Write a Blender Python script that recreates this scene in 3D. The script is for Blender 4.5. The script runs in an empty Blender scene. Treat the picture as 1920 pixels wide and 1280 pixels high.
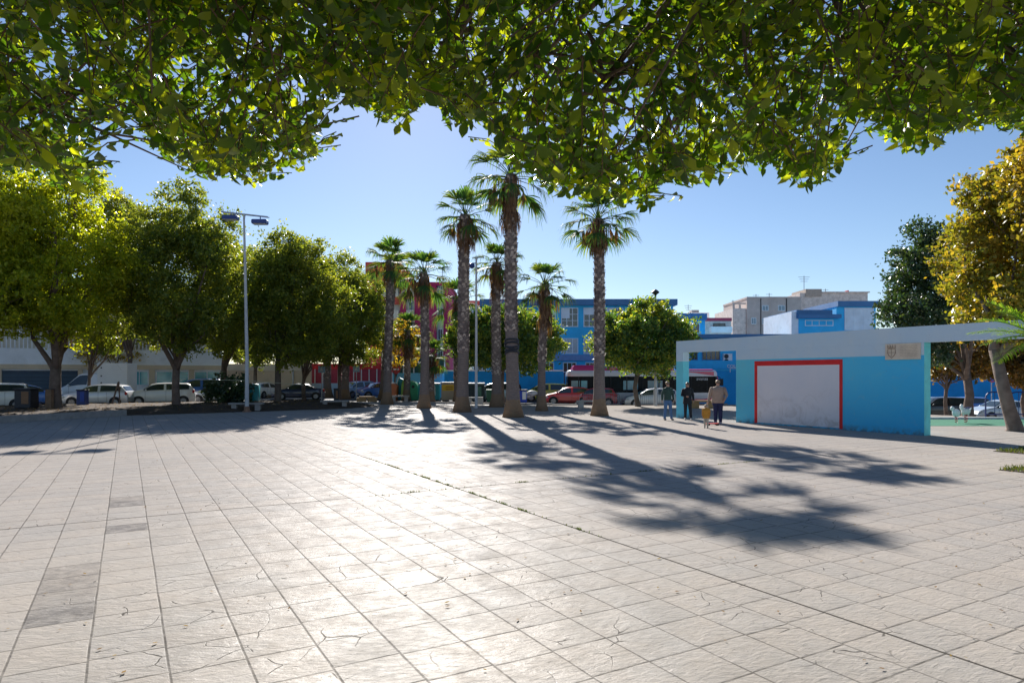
import bpy, math, random
import numpy as np
from mathutils import Vector, Matrix, noise as mnoise
R = math.radians
sc = bpy.context.scene
col = sc.collection
# ------------------------------------------------------------------ camera geometry
F, V0, H = 1262.0, 706.0, 2.0
def Gp(u, v):                      # ground point seen at photo pixel (u, v)
    Y = H*F/(v-V0); return ((u-960)/F*Y, Y)
def Xu(u, Y): return (u-960)/F*Y
def Zv(v, Y): return H+(V0-v)/F*Y
TH = R(-29.83); TILE = 0.4891
DB = Vector((math.cos(TH), -math.sin(TH), 0)); DA = Vector((math.sin(TH), math.cos(TH), 0))
def smooth(t): t = max(0., min(1., t)); return t*t*(3-2*t)
def lerp_tab(x, tab):
    if x <= tab[0][0]: return tab[0][1]
    for (a, va), (b, vb) in zip(tab, tab[1:]):
        if x <= b: return va+(vb-va)*(x-a)/(b-a)
    return tab[-1][1]
def hz(X, Y):                      # the street lies a little lower than the square, more so on the right
    D = lerp_tab(X, [(-6, 0), (3, .15), (6, .32), (16, .45), (30, 1.0), (40, 1.1)])
    y0 = lerp_tab(X, [(14, 47), (24, 32.5)]); y1 = lerp_tab(X, [(14, 52), (24, 45)])
    return -D*smooth((Y-y0)/(y1-y0))
# ------------------------------------------------------------------ object helpers
def tag(o, label=None, cat=None, group=None, kind=None):
    if label: o['label'] = label
    if cat: o['category'] = cat
    if group: o['group'] = group
    if kind: o['kind'] = kind
    return o
def empty(name, loc, rz=0, label=None, cat=None, group=None):
    o = bpy.data.objects.new(name, None); col.objects.link(o); o.empty_display_size = .2
    o.location = loc; o.rotation_euler = (0, 0, rz)
    return tag(o, label, cat, group)
def kids(o): return [c for c in bpy.data.objects if c.parent == o]
def dup(o, parent=None, loc=None, rz=None, label=None, scale=None):
    c = o.copy(); col.objects.link(c); c.parent = parent
    if loc is not None: c.location = loc
    if rz is not None: c.rotation_euler = (0, 0, rz)
    if scale is not None: c.scale = (scale,)*3 if not hasattr(scale, '__len__') else scale
    if label: c['label'] = label
    for k in kids(o): dup(k, c)
    return c
class MB:
    def __init__(s): s.v = []; s.f = []; s.m = []; s.cur = 0
    def add(s, vs, fs):
        b = len(s.v); s.v += [tuple(p) for p in vs]
        for f in fs: s.f.append(tuple(b+i for i in f)); s.m.append(s.cur)
        return s
    def box(s, x0, x1, y0, y1, z0, z1, bev=0.0, M=None):
        if bev <= 0:
            vs = [(x0,y0,z0),(x1,y0,z0),(x1,y1,z0),(x0,y1,z0),(x0,y0,z1),(x1,y0,z1),(x1,y1,z1),(x0,y1,z1)]
            fs = [(0,3,2,1),(4,5,6,7),(0,1,5,4),(1,2,6,5),(2,3,7,6),(3,0,4,7)]
        else:
            b = bev; vs = []; fs = []
            ring = lambda i, z: [(x0+i,y0+i+b,z),(x0+i+b,y0+i,z),(x1-i-b,y0+i,z),(x1-i,y0+i+b,z),(x1-i,y1-i-b,z),(x1-i-b,y1-i,z),(x0+i+b,y1-i,z),(x0+i,y1-i-b,z)]
            vs = ring(b*.7, z0)+ring(0, z0+b)+ring(0, z1-b)+ring(b*.7, z1)
            for k in range(3):
                for i in range(8):
                    j = (i+1) % 8; fs.append((k*8+i, k*8+j, k*8+8+j, k*8+8+i))
            fs.append(tuple(range(7, -1, -1))); fs.append(tuple(range(24, 32)))
        if M is not None: vs = [M @ Vector(p) for p in vs]
        return s.add(vs, fs)
    def obox(s, o, d, s0, s1, n, n0, n1, z0, z1):   # box on a facade: along d from s0 to s1, along n from n0 to n1
        o = Vector((o[0], o[1], 0)); d = Vector(d); n = Vector(n)
        P = lambda a, b, z: (o.x+d.x*a+n.x*b, o.y+d.y*a+n.y*b, z)
        vs = [P(s0,n0,z0),P(s1,n0,z0),P(s1,n1,z0),P(s0,n1,z0),P(s0,n0,z1),P(s1,n0,z1),P(s1,n1,z1),P(s0,n1,z1)]
        return s.add(vs, [(0,3,2,1),(4,5,6,7),(0,1,5,4),(1,2,6,5),(2,3,7,6),(3,0,4,7)])
    def tube(s, pts, rad, n=8, cap=True, phase=0):
        pts = [Vector(p) for p in pts]
        if not hasattr(rad, '__len__'): rad = [rad]*len(pts)
        b = len(s.v); prev = None
        for i, p in enumerate(pts):
            t = (pts[min(i+1, len(pts)-1)]-pts[max(i-1, 0)])
            t = t.normalized() if t.length > 1e-9 else Vector((0, 0, 1))
            if prev is None:
                a = Vector((1, 0, 0)) if abs(t.x) < .9 else Vector((0, 1, 0)); e = t.cross(a).normalized()
            else: e = (prev-t*prev.dot(t)); e = e.normalized() if e.length > 1e-6 else t.orthogonal().normalized()
            prev = e; g = t.cross(e)
            for k in range(n):
                an = 2*math.pi*k/n+phase; s.v.append(tuple(p+(e*math.cos(an)+g*math.sin(an))*rad[i]))
        for i in range(len(pts)-1):
            for k in range(n):
                j = (k+1) % n; s.f.append((b+i*n+k, b+i*n+j, b+(i+1)*n+j, b+(i+1)*n+k)); s.m.append(s.cur)
        if cap:
            s.f.append(tuple(b+n-1-k for k in range(n))); s.m.append(s.cur)
            s.f.append(tuple(b+(len(pts)-1)*n+k for k in range(n))); s.m.append(s.cur)
        return s
    def lathe(s, prof, c=(0, 0, 0), n=16, M=None, sx=1, sy=1):
        vs = []; fs = []
        for (r, z) in prof:
            for k in range(n):
                a = 2*math.pi*k/n; p = Vector((r*math.cos(a)*sx, r*math.sin(a)*sy, z))
                if M is not None: p = M @ p
                vs.append((p.x+c[0], p.y+c[1], p.z+c[2]))
        for i in range(len(prof)-1):
            for k in range(n):
                j = (k+1) % n; fs.append((i*n+k, i*n+j, (i+1)*n+j, (i+1)*n+k))
        fs.append(tuple(range(n-1, -1, -1))); fs.append(tuple((len(prof)-1)*n+k for k in range(n)))
        return s.add(vs, fs)
    def ell(s, c, r, n=12, m=8):
        prof = [(math.sin(math.pi*i/m), -math.cos(math.pi*i/m)) for i in range(m+1)]
        prof[0] = (.02, -1); prof[-1] = (.02, 1)
        M = Matrix.Diagonal((r[0], r[1], r[2], 1)); return s.lathe(prof, c, n, M)
    def prism(s, poly, y0, y1, M=None):              # poly in (x, z), extruded along y
        n = len(poly); vs = [(x, y0, z) for x, z in poly]+[(x, y1, z) for x, z in poly]
        if M is not None: vs = [M @ Vector(p) for p in vs]
        fs = [tuple(range(n)), tuple(range(2*n-1, n-1, -1))]+[(i, i+n, (i+1) % n+n, (i+1) % n) for i in range(n)]
        return s.add(vs, fs)
    def build(s, name, mat, parent=None, smooth=False, sharp=None):
        me = bpy.data.meshes.new(name); me.from_pydata(s.v, [], s.f)
        mats = mat if isinstance(mat, (list, tuple)) else [mat]
        for m in mats: me.materials.append(m)
        if len(mats) > 1: me.polygons.foreach_set('material_index', s.m)
        if smooth:
            me.polygons.foreach_set('use_smooth', [True]*len(me.polygons))
        me.validate(); me.update()
        if smooth and sharp is not None:
            try: me.set_sharp_from_angle(angle=R(sharp))
            except Exception: pass
        o = bpy.data.objects.new(name, me); col.objects.link(o); o.parent = parent
        return o
def np_mesh(name, V, Fq, mat, parent=None, k=4):      # fast mesh from numpy arrays, every face with k corners
    me = bpy.data.meshes.new(name); nv, nf = len(V), len(Fq)
    me.vertices.add(nv); me.vertices.foreach_set('co', np.ascontiguousarray(V, dtype=np.float32).ravel())
    me.loops.add(nf*k); me.loops.foreach_set('vertex_index', np.ascontiguousarray(Fq, dtype=np.int32).ravel())
    me.polygons.add(nf); me.polygons.foreach_set('loop_start', np.arange(0, nf*k, k, dtype=np.int32))
    me.polygons.foreach_set('loop_total', np.full(nf, k, dtype=np.int32))
    me.materials.append(mat); me.update(calc_edges=True); me.validate()
    o = bpy.data.objects.new(name, me); col.objects.link(o); o.parent = parent
    return o
# ------------------------------------------------------------------ materials
class NT:
    def __init__(s, name):
        s.mat = bpy.data.materials.new(name); s.mat.use_nodes = True; s.t = s.mat.node_tree; s.t.nodes.clear()
        s.out = s.n('ShaderNodeOutputMaterial')
    def n(s, t, **kw):
        x = s.t.nodes.new(t)
        for k, v in kw.items(): setattr(x, k, v)
        return x
    def put(s, sock, v):
        if v is None: return
        if hasattr(v, 'is_output') or isinstance(v, bpy.types.NodeSocket): s.t.links.new(v, sock)
        else:
            if isinstance(v, (tuple, list)) and len(v) == 3 and len(sock.default_value) == 4: v = (*v, 1)
            sock.default_value = v
    def m(s, op, a, b=None, c=None, clamp=False):
        x = s.n('ShaderNodeMath', operation=op, use_clamp=clamp)
        for i, v in enumerate((a, b, c)): s.put(x.inputs[i], v) if v is not None else None
        return x.outputs[0]
    def pos(s): return s.n('ShaderNodeNewGeometry').outputs['Position']
    def obj(s): return s.n('ShaderNodeTexCoord').outputs['Object']
    def noise(s, vec, scale, detail=3, rough=.55, dist=0):
        x = s.n('ShaderNodeTexNoise'); s.put(x.inputs['Vector'], vec)
        x.inputs['Scale'].default_value = scale; x.inputs['Detail'].default_value = detail
        x.inputs['Roughness'].default_value = rough; x.inputs['Distortion'].default_value = dist
        return x.outputs['Fac']
    def ramp(s, fac, stops, interp='LINEAR'):
        x = s.n('ShaderNodeValToRGB'); s.put(x.inputs[0], fac); r = x.color_ramp; r.interpolation = interp
        while len(r.elements) < len(stops): r.elements.new(.5)
        for e, (p, c) in zip(r.elements, stops):
            e.position = p; e.color = (*c, 1) if hasattr(c, '__len__') else (c, c, c, 1)
        return x.outputs[0]
    def mix(s, fac, a, b, mode='MIX'):
        x = s.n('ShaderNodeMix', data_type='RGBA', blend_type=mode); s.put(x.inputs[0], fac)
        s.put(x.inputs[6], a); s.put(x.inputs[7], b); return x.outputs[2]
    def mapr(s, v, a, b, c, d):
        x = s.n('ShaderNodeMapRange'); s.put(x.inputs[0], v)
        for i, q in enumerate((a, b, c, d)): s.put(x.inputs[i+1], q)
        return x.outputs[0]
    def bump(s, hgt, strength=.3, dist=.02, normal=None):
        x = s.n('ShaderNodeBump'); x.inputs['Strength'].default_value = strength; x.inputs['Distance'].default_value = dist
        s.put(x.inputs['Height'], hgt)
        if normal is not None: s.put(x.inputs['Normal'], normal)
        return x.outputs[0]
    def bsdf(s, color, rough=.6, metal=0., spec=.5, normal=None, **kw):
        x = s.n('ShaderNodeBsdfPrincipled'); s.put(x.inputs['Base Color'], color); s.put(x.inputs['Roughness'], rough)
        x.inputs['Metallic'].default_value = metal; x.inputs['Specular IOR Level'].default_value = spec
        if normal is not None: s.put(x.inputs['Normal'], normal)
        for k, v in kw.items(): s.put(x.inputs[k.replace('_', ' ')], v)
        return x.outputs[0]
    def done(s, sh): s.t.links.new(sh, s.out.inputs[0]); return s.mat
_cache = {}
def pm(name, c, rough=.6, var=.12, scale=3., metal=0., bump=0., bscale=40., spec=.5, grime=0.):
    """painted / plain surface with subtle colour variation and optional bump"""
    if name in _cache: return _cache[name]
    t = NT(name); p = t.obj()
    n1 = t.noise(p, scale, 5, .6); k = t.mapr(n1, .3, .7, 1-var, 1+var)
    base = t.mix(1., c, None, 'MULTIPLY'); x = base.node; cb = t.n('ShaderNodeCombineColor')
    for i in range(3): t.put(cb.inputs[i], k)
    t.put(x.inputs[7], cb.outputs[0]); colr = base
    if grime > 0:
        g = t.noise(p, scale*2.3, 6, .7, .6); gm = t.mapr(g, .5, .75, 0, grime)
        colr = t.mix(gm, colr, (c[0]*.45+.01, c[1]*.43+.01, c[2]*.4+.01))
    nrm = t.bump(t.noise(p, bscale, 4), bump, .02) if bump > 0 else None
    rr = t.mapr(t.noise(p, scale*1.7, 3), .3, .7, max(.02, rough-.07), min(1, rough+.07))
    _cache[name] = t.done(t.bsdf(colr, rr, metal, spec, nrm)); return _cache[name]
def leafmat(name, c1, c2, c3=None, trans=.5, rough=.4, scale=.6, spec=.35, tcol=None):
    if name in _cache: return _cache[name]
    t = NT(name); g = t.n('ShaderNodeNewGeometry'); rp = g.outputs['Random Per Island']
    st = [(0., c1), (.6, c2)]+([(.93, c3)] if c3 else [])
    cc = t.ramp(rp, st); n = t.noise(g.outputs['Position'], scale, 3)
    cc = t.mix(t.mapr(n, .35, .65, 0, .3), cc, c2)
    if c3: cc = t.mix(t.mapr(t.noise(g.outputs['Position'], scale*.45, 3), .56, .74, 0, .7), cc, c3)
    a = t.bsdf(cc, rough, 0, spec)
    tr = t.n('ShaderNodeBsdfTranslucent')
    tc = t.mix(1., cc, tcol or (3.1, 2.75, .7), 'MULTIPLY'); t.put(tr.inputs[0], tc)
    mx = t.n('ShaderNodeMixShader'); mx.inputs[0].default_value = trans
    t.t.links.new(a, mx.inputs[1]); t.t.links.new(tr.outputs[0], mx.inputs[2])
    _cache[name] = t.done(mx.outputs[0]); return _cache[name]
def glassmat(name, c=(.02, .03, .04), rough=.06, var=.5):
    if name in _cache: return _cache[name]
    t = NT(name); p = t.obj(); n = t.noise(p, 1.3, 2)
    cc = t.mix(n, (c[0]*(1-var), c[1]*(1-var), c[2]*(1-var)), (c[0]*(1+var), c[1]*(1+var), c[2]*(1+var)))
    nr = t.bump(t.noise(p, 1.2, 1), .05, .05)
    _cache[name] = t.done(t.bsdf(cc, rough, 0, .9, nr)); return _cache[name]
def paint(name, c, metal=.0):
    if name in _cache: return _cache[name]
    t = NT(name); p = t.obj(); n = t.noise(p, 2.5, 4)
    cc = t.mix(t.mapr(n, .4, .8, 0, .25), c, (c[0]*.7+.03, c[1]*.7+.028, c[2]*.7+.025))
    z = t.n('ShaderNodeSeparateXYZ'); t.put(z.inputs[0], p)
    dirt = t.m('MULTIPLY', t.mapr(z.outputs[2], .5, .2, 0, .5), t.mapr(t.noise(p, 9, 4), .3, .7, .3, 1))
    cc = t.mix(dirt, cc, (.16, .14, .12))
    _cache[name] = t.done(t.bsdf(cc, .32, metal, .5, None, Coat_Weight=.8, Coat_Roughness=.06)); return _cache[name]
M_white = pm('white_metal', (.72, .73, .74), .4, .06)
M_steel = pm('galvanised_steel', (.42, .44, .46), .45, .12, 4, .6)
M_black = pm('black_rubber', (.018, .018, .02), .7, .2)
M_dark = pm('dark_iron', (.03, .032, .04), .5, .2, 5, .3)
M_glass = glassmat('dark_glass', (.02, .03, .04), .12); M_cglass = glassmat('car_glass', (.03, .045, .05), .04)
M_rim = pm('wheel_alloy', (.25, .25, .27), .3, .1, 5, .7)
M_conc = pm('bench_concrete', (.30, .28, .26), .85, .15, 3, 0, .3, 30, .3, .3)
# ------------------------------------------------------------------ world, sun, camera
SUN_AZ, SUN_EL = R(-8.5), R(28)        # azimuth from +Y, negative to the left
w = bpy.data.worlds.new("World"); sc.world = w; w.use_nodes = True; nt = w.node_tree
bg = nt.nodes['Background']; sky = nt.nodes.new('ShaderNodeTexSky'); sky.sky_type = 'NISHITA'
sky.sun_disc = False; sky.sun_elevation = SUN_EL; sky.sun_rotation = SUN_AZ; sky.altitude = 0
sky.air_density = 1.0; sky.dust_density = .12; sky.ozone_density = 3
tn = nt.nodes.new('ShaderNodeMix'); tn.data_type = 'RGBA'; tn.blend_type = 'MULTIPLY'; tn.inputs[0].default_value = 1; tn.inputs[7].default_value = (.95, .95, 1.0, 1)
nt.links.new(sky.outputs[0], tn.inputs[6]); nt.links.new(tn.outputs[2], bg.inputs[0]); bg.inputs[1].default_value = .055
sd = bpy.data.lights.new('sun', 'SUN'); sd.energy = 4.7; sd.angle = R(.5); sd.color = (1, .95, .89)
so = bpy.data.objects.new('sun', sd); col.objects.link(so)
sv = Vector((math.sin(SUN_AZ)*math.cos(SUN_EL), math.cos(SUN_AZ)*math.cos(SUN_EL), math.sin(SUN_EL)))
so.rotation_euler = sv.to_track_quat('Z', 'Y').to_euler(); so.location = (0, 0, 30)
cd = bpy.data.cameras.new('camera'); cam = bpy.data.objects.new('camera', cd); col.objects.link(cam); sc.camera = cam
cam.location = (0, 0, H); cam.rotation_euler = (R(90), 0, 0)
cd.sensor_width = 36; cd.lens = F/1920*36; cd.shift_y = (V0-640)/1920; cd.clip_end = 3000; cd.clip_start = .05
sc.view_settings.view_transform = 'Standard'; sc.view_settings.look = 'None'; sc.view_settings.exposure = 1.1
sc.cycles.max_bounces = 8; sc.cycles.transmission_bounces = 4; sc.cycles.diffuse_bounces = 4
sc.cycles.use_denoising = True
# ------------------------------------------------------------------ ground
def tile_material():
    t = NT('stamped_concrete'); g = t.n('ShaderNodeNewGeometry'); P = g.outputs['Position']
    mp = t.n('ShaderNodeMapping'); mp.vector_type = 'POINT'
    mp.inputs['Rotation'].default_value = (0, 0, TH); mp.inputs['Scale'].default_value = (1/TILE,)*3
    # (x,y) rotated by TH: x' = x cos - y sin = i ; y' = x sin + y cos = j  (in tiles)
    t.put(mp.inputs[0], P)
    sep = t.n('ShaderNodeSeparateXYZ'); t.put(sep.inputs[0], mp.outputs[0])
    wob = t.mapr(t.noise(P, 1.3, 3), 0, 1, -.018, .018); wob2 = t.mapr(t.noise(P, 1.9, 3), 0, 1, -.02, .02)
    i0 = t.m('ADD', sep.outputs[0], 1.4786); ci = t.m('FLOOR', i0)
    i = t.m('ADD', i0, wob)
    wn = t.n('ShaderNodeTexWhiteNoise', noise_dimensions='1D'); t.put(wn.inputs['W'], ci)
    off = t.m('MULTIPLY', t.m('SUBTRACT', wn.outputs[0], .5), .1)
    j = t.m('ADD', t.m('ADD', t.m('SUBTRACT', sep.outputs[1], .4220), wob2), off)
    fi = t.m('FRACT', i); fj = t.m('FRACT', j)
    cellv = t.n('ShaderNodeCombineXYZ'); t.put(cellv.inputs[0], t.m('FLOOR', i)); t.put(cellv.inputs[1], t.m('FLOOR', j))
    cw = t.n('ShaderNodeTexWhiteNoise', noise_dimensions='2D'); t.put(cw.inputs['Vector'], cellv.outputs[0]); cr = cw.outputs[0]
    edge = lambda f: t.m('MINIMUM', f, t.m('SUBTRACT', 1., f))
    ei, ej = edge(fi), edge(fj); wnz = t.noise(P, 4, 4, .7)
    li = t.m('MULTIPLY', t.mapr(ei, .009, .024, 1, 0), t.mapr(wnz, .3, .65, .45, 1)); lj = t.m('MULTIPLY', t.mapr(ej, .010, .026, 1, 0), t.mapr(wnz, .33, .6, .4, 1))
    joint = t.m('MAXIMUM', li, lj)
    # the two wider slab joints with weeds
    slab = t.m('MAXIMUM', t.m('COMPARE', i0, 12., .03), t.m('COMPARE', sep.outputs[1], 22.422, .03))
    # base colours
    big = t.noise(P, .22, 4, .6); mid = t.noise(P, 1.4, 5, .65, .4)
    c = t.mix(t.mapr(big, .35, .65, 0, 1), (.38, .345, .31), (.315, .295, .275))
    c = t.mix(t.mapr(mid, .35, .7, 0, .6), c, (.41, .355, .305))
    c = t.mix(t.mapr(cr, .3, 1, 0, .28), c, (.28, .27, .26)); c = t.mix(t.mapr(t.noise(P, .7, 6, .7, .8), .5, .68, 0, .3), c, (.24, .22, .20))
    c = t.mix(t.mapr(t.noise(P, 9, 6, .75), .52, .72, 0, .5), c, (.20, .19, .18)); c = t.mix(t.mapr(t.noise(P, 45, 2, .5), .68, .74, 0, .6), c, (.1, .09, .085))
    # old replaced tiles, darker by themselves
    def cellbox(i0_, i1_, j0_, j1_):
        a = t.m('MULTIPLY', t.m('GREATER_THAN', i, i0_), t.m('LESS_THAN', i, i1_))
        return t.m('MULTIPLY', a, t.m('MULTIPLY', t.m('GREATER_THAN', j, j0_), t.m('LESS_THAN', j, j1_)))
    old = t.m('MAXIMUM', cellbox(0, 1, 13, 17.02), t.m('MAXIMUM', cellbox(1, 2, 24, 26.02), cellbox(1, 2, 20, 21.02)))
    pn = t.mapr(t.noise(P, 5.5, 6, .75, .5), .35, .6, .2, .95)
    c = t.mix(t.m('MULTIPLY', old, t.m('MULTIPLY', pn, t.mapr(cr, 0, 1, .45, 1))), c, (.13, .12, .115))
    # stamped slate relief: the same stamp in each tile plus free texture
    loc = t.n('ShaderNodeCombineXYZ'); t.put(loc.inputs[0], fi); t.put(loc.inputs[1], fj)
    sm = t.n('ShaderNodeMapping'); sm.inputs['Rotation'].default_value = (0, 0, R(35)); sm.inputs['Scale'].default_value = (1.2, 4.2, 1)
    t.put(sm.inputs[0], loc.outputs[0])
    stamp = t.noise(sm.outputs[0], 2.2, 6, .6, .9)
    fm = t.n('ShaderNodeMapping'); fm.inputs['Rotation'].default_value = (0, 0, R(20)); fm.inputs['Scale'].default_value = (1, 2.6, 1)
    t.put(fm.inputs[0], P); free = t.noise(fm.outputs[0], 7, 6, .62, .8); fine = t.noise(P, 60, 3, .6)
    pillow = t.m('POWER', t.m('MULTIPLY', t.m('MULTIPLY', t.mapr(ei, 0, .25, 0, 1), t.mapr(ej, 0, .25, 0, 1)), 1.), .4)
    # cracks, only in some places
    vo = t.n('ShaderNodeTexVoronoi', feature='DISTANCE_TO_EDGE'); t.put(vo.inputs['Vector'], P); vo.inputs['Scale'].default_value = 2.3
    dn = t.n('ShaderNodeTexNoise'); t.put(dn.inputs['Vector'], P); dn.inputs['Scale'].default_value = 3
    vm = t.mix(.12, P, dn.outputs['Color']); t.put(vo.inputs['Vector'], vm)
    crk = t.m('MULTIPLY', t.mapr(vo.outputs[0], .004, .012, 1, 0), t.m('MULTIPLY', t.mapr(t.noise(P, .55, 2), .47, .55, 0, 1), t.mapr(t.noise(P, 2.6, 3), .5, .56, 0, 1)))
    dark = t.m('MAXIMUM', t.m('MAXIMUM', t.m('MULTIPLY', joint, t.mapr(big, .35, .65, .68, .95)), t.m('MULTIPLY', crk, .9)), slab)
    hgt = t.m('ADD', t.m('ADD', t.m('MULTIPLY', stamp, .5), t.m('MULTIPLY', free, .55)), t.m('ADD', t.m('MULTIPLY', pillow, .12), t.m('MULTIPLY', fine, .1)))
    hgt = t.m('SUBTRACT', hgt, t.m('MULTIPLY', dark, .15))
    nrm = t.bump(hgt, .7, .022)
    c = t.mix(dark, c, (.085, .078, .07))
    ro = t.mapr(t.m('ADD', t.m('MULTIPLY', free, .5), t.m('MULTIPLY', cr, .25)), .15, .6, .34, .56)
    df = t.n('ShaderNodeBsdfDiffuse'); t.put(df.inputs[0], c); t.put(df.inputs['Normal'], nrm)
    gl = t.n('ShaderNodeBsdfGlossy'); t.put(gl.inputs['Roughness'], ro); t.put(gl.inputs['Normal'], nrm)
    mx = t.n('ShaderNodeMixShader'); t.put(mx.inputs[0], t.m('MULTIPLY', t.mapr(t.noise(P, 2.6, 6, .75), .3, .7, .006, .05), t.m('SUBTRACT', 1., t.m('MULTIPLY', dark, .95))))
    t.t.links.new(df.outputs[0], mx.inputs[1]); t.t.links.new(gl.outputs[0], mx.inputs[2]); return t.done(mx.outputs[0])
def sheet(name, poly_or_rect, mat, dz, nx=40, ny=40, kind='structure', inside=None):
    x0, x1, y0, y1 = poly_or_rect; xs = np.linspace(x0, x1, nx+1); ys = np.linspace(y0, y1, ny+1)
    V = np.array([(x, y, hz(x, y)+dz) for y in ys for x in xs]); Fq = []
    for b in range(ny):
        for a in range(nx):
            if inside is None or inside((xs[a]+xs[a+1])/2, (ys[b]+ys[b+1])/2):
                i = b*(nx+1)+a; Fq.append((i, i+1, i+nx+2, i+nx+1))
    o = np_mesh(name, V, np.array(Fq), mat); o['kind'] = kind; return o
M_tile = tile_material()
M_pave = pm('street_pavement', (.36, .35, .335), .8, .12, .8, 0, .25, 8, .3, .25)
M_asph = pm('asphalt', (.075, .075, .08), .85, .18, .7, 0, .3, 40, .3)
g = MB(); S = 900
# outer ground sheet, flat, well below the street
gv = [(x, y) for y in (-300, -20, 62, 75, 1500) for x in (-S, -90, 90, S)]
sheet('ground', (-95, 95, -25, 90), M_pave, -.03, 190, 115)
og = MB()
for (x0, x1, y0, y1) in ((-1500, -95, -600, 1800), (95, 1500, -600, 1800), (-95, 95, -600, -25), (-95, 95, 90, 1800)):
    og.box(x0, x1, y0, y1, -1.6, -1.13 if y0 != -600 or x0 != -95 else -.03)
tag(og.build('terrain', M_pave), kind='structure')
def front_edge(X):        # far edge of the paved square
    return 47.5
sheet('plaza_pavement', (-60, 42, -22, 47), M_tile, 0, 102, 69)
def road_in(x, y):
    # left street runs along DB; the middle and right street runs across
    n = Vector((-DB.y, DB.x, 0)); d = (Vector((x, y, 0))-Vector((-29, 45, 0))).dot(n)
    if x < -14: return -1.2 < d < 9.5
    return 50.6 < y < 60.2
sheet('road', (-85, 85, 8, 62), M_asph, .006, 340, 108, inside=road_in)
kb = MB()
for (x0, x1) in ((-13, 3), (3, 14), (14, 30), (30, 60)):
    m = 6
    for k in range(m):
        a = x0+(x1-x0)*k/m; b = x0+(x1-x0)*(k+1)/m; z = hz((a+b)/2, 50.5); kb.box(a, b, 50.25, 50.5, z-.15, z+.12)
        z = hz((a+b)/2, 60.4); kb.box(a, b, 60.35, 60.6, z-.15, z+.13)
tag(kb.build('kerb', M_conc), kind='structure')
# soil bed under the trees on the left
M_soil = pm('leaf_strewn_soil', (.07, .05, .035), .95, .35, 1.5, 0, .9, 14, .2)
bed = [(-60, 12), (-22.6, 28.7), (-20.2, 34.6), (-17.5, 36.6), (-10.2, 42.4), (-9.2, 45.5), (-12.5, 50.5), (-15, 50.8), (-29.5, 42.8), (-60, 25.5)]
def inpoly(x, y, P):
    c = False
    for (a, b), (d, e) in zip(P, P[1:]+P[:1]):
        if (b > y) != (e > y) and x < (d-a)*(y-b)/(e-b)+a: c = not c
    return c
def dpoly(x, y, P):
    m = 9e9
    for (a, b), (d, e) in zip(P, P[1:]+P[:1]):
        L = (d-a)**2+(e-b)**2; t = max(0, min(1, ((x-a)*(d-a)+(y-b)*(e-b))/L)); m = min(m, math.hypot(x-a-t*(d-a), y-b-t*(e-b)))
    return m
rs = np.random.RandomState(5)
xs = np.arange(-60, -8.5, .5); ys = np.arange(12, 52.5, .5); V = []; Fq = []
hn = rs.rand(len(ys), len(xs))
for b, y in enumerate(ys):
    for a, x in enumerate(xs):
        ins = inpoly(x, y, bed); d = dpoly(x, y, bed)
        V.append((x, y, (.06+.2*smooth(d/1.6)+.06*hn[b, a]) if ins else -.02))
nx = len(xs)
for b in range(len(ys)-1):
    for a in range(nx-1):
        q = (b*nx+a, b*nx+a+1, (b+1)*nx+a+1, (b+1)*nx+a)
        if any(V[i][2] > 0 for i in q): Fq.append(q)
tag(np_mesh('soil_bed', np.array(V), np.array(Fq), M_soil), kind='structure')
bb = MB()                                        # low concrete border along the near left edge
e0, e1 = Vector((-48, 17.4, 0)), Vector((-20.2, 34.9, 0))
for (A, B) in (((-60, 11.6), (-22.6, 28.4)), ((-22.6, 28.4), (-20.0, 34.6))):
    A = Vector((*A, 0)); B = Vector((*B, 0)); d = (B-A).normalized(); n = Vector((d.y, -d.x, 0))
    bb.obox(A, d, 0, (B-A).length, n, 0, .28, -.05, .3)
tag(bb.build('bed_border', M_conc), kind='structure')
# fallen leaves on the bed
def leaf_litter(name, pts, size, mat):
    V = []; Fq = []
    for (x, y, z) in pts:
        a = random.uniform(0, 6.3); s = size*random.uniform(.6, 1.3); t = random.uniform(-.3, .3)
        for (p, q) in ((-1, 0), (0, -.5), (1, 0), (0, .5)):
            V.append((x+s*(p*math.cos(a)-q*math.sin(a)), y+s*(p*math.sin(a)+q*math.cos(a)), z+s*t*p+.01))
        k = len(V)-4; Fq.append((k, k+1, k+2, k+3))
    return tag(np_mesh(name, np.array(V), np.array(Fq), mat), kind='stuff')
random.seed(3); pts = []
while len(pts) < 5000:
    x = random.uniform(-45, -9); y = random.uniform(24, 51)
    if inpoly(x, y, bed): pts.append((x, y, .1+.19*smooth(dpoly(x, y, bed)/1.6)+.03))
M_litter = leafmat('dry_leaf', (.12, .07, .03), (.22, .13, .05), (.3, .22, .07), .15, .9, spec=.05)
leaf_litter('fallen_leaves', pts, .07, M_litter)
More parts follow.
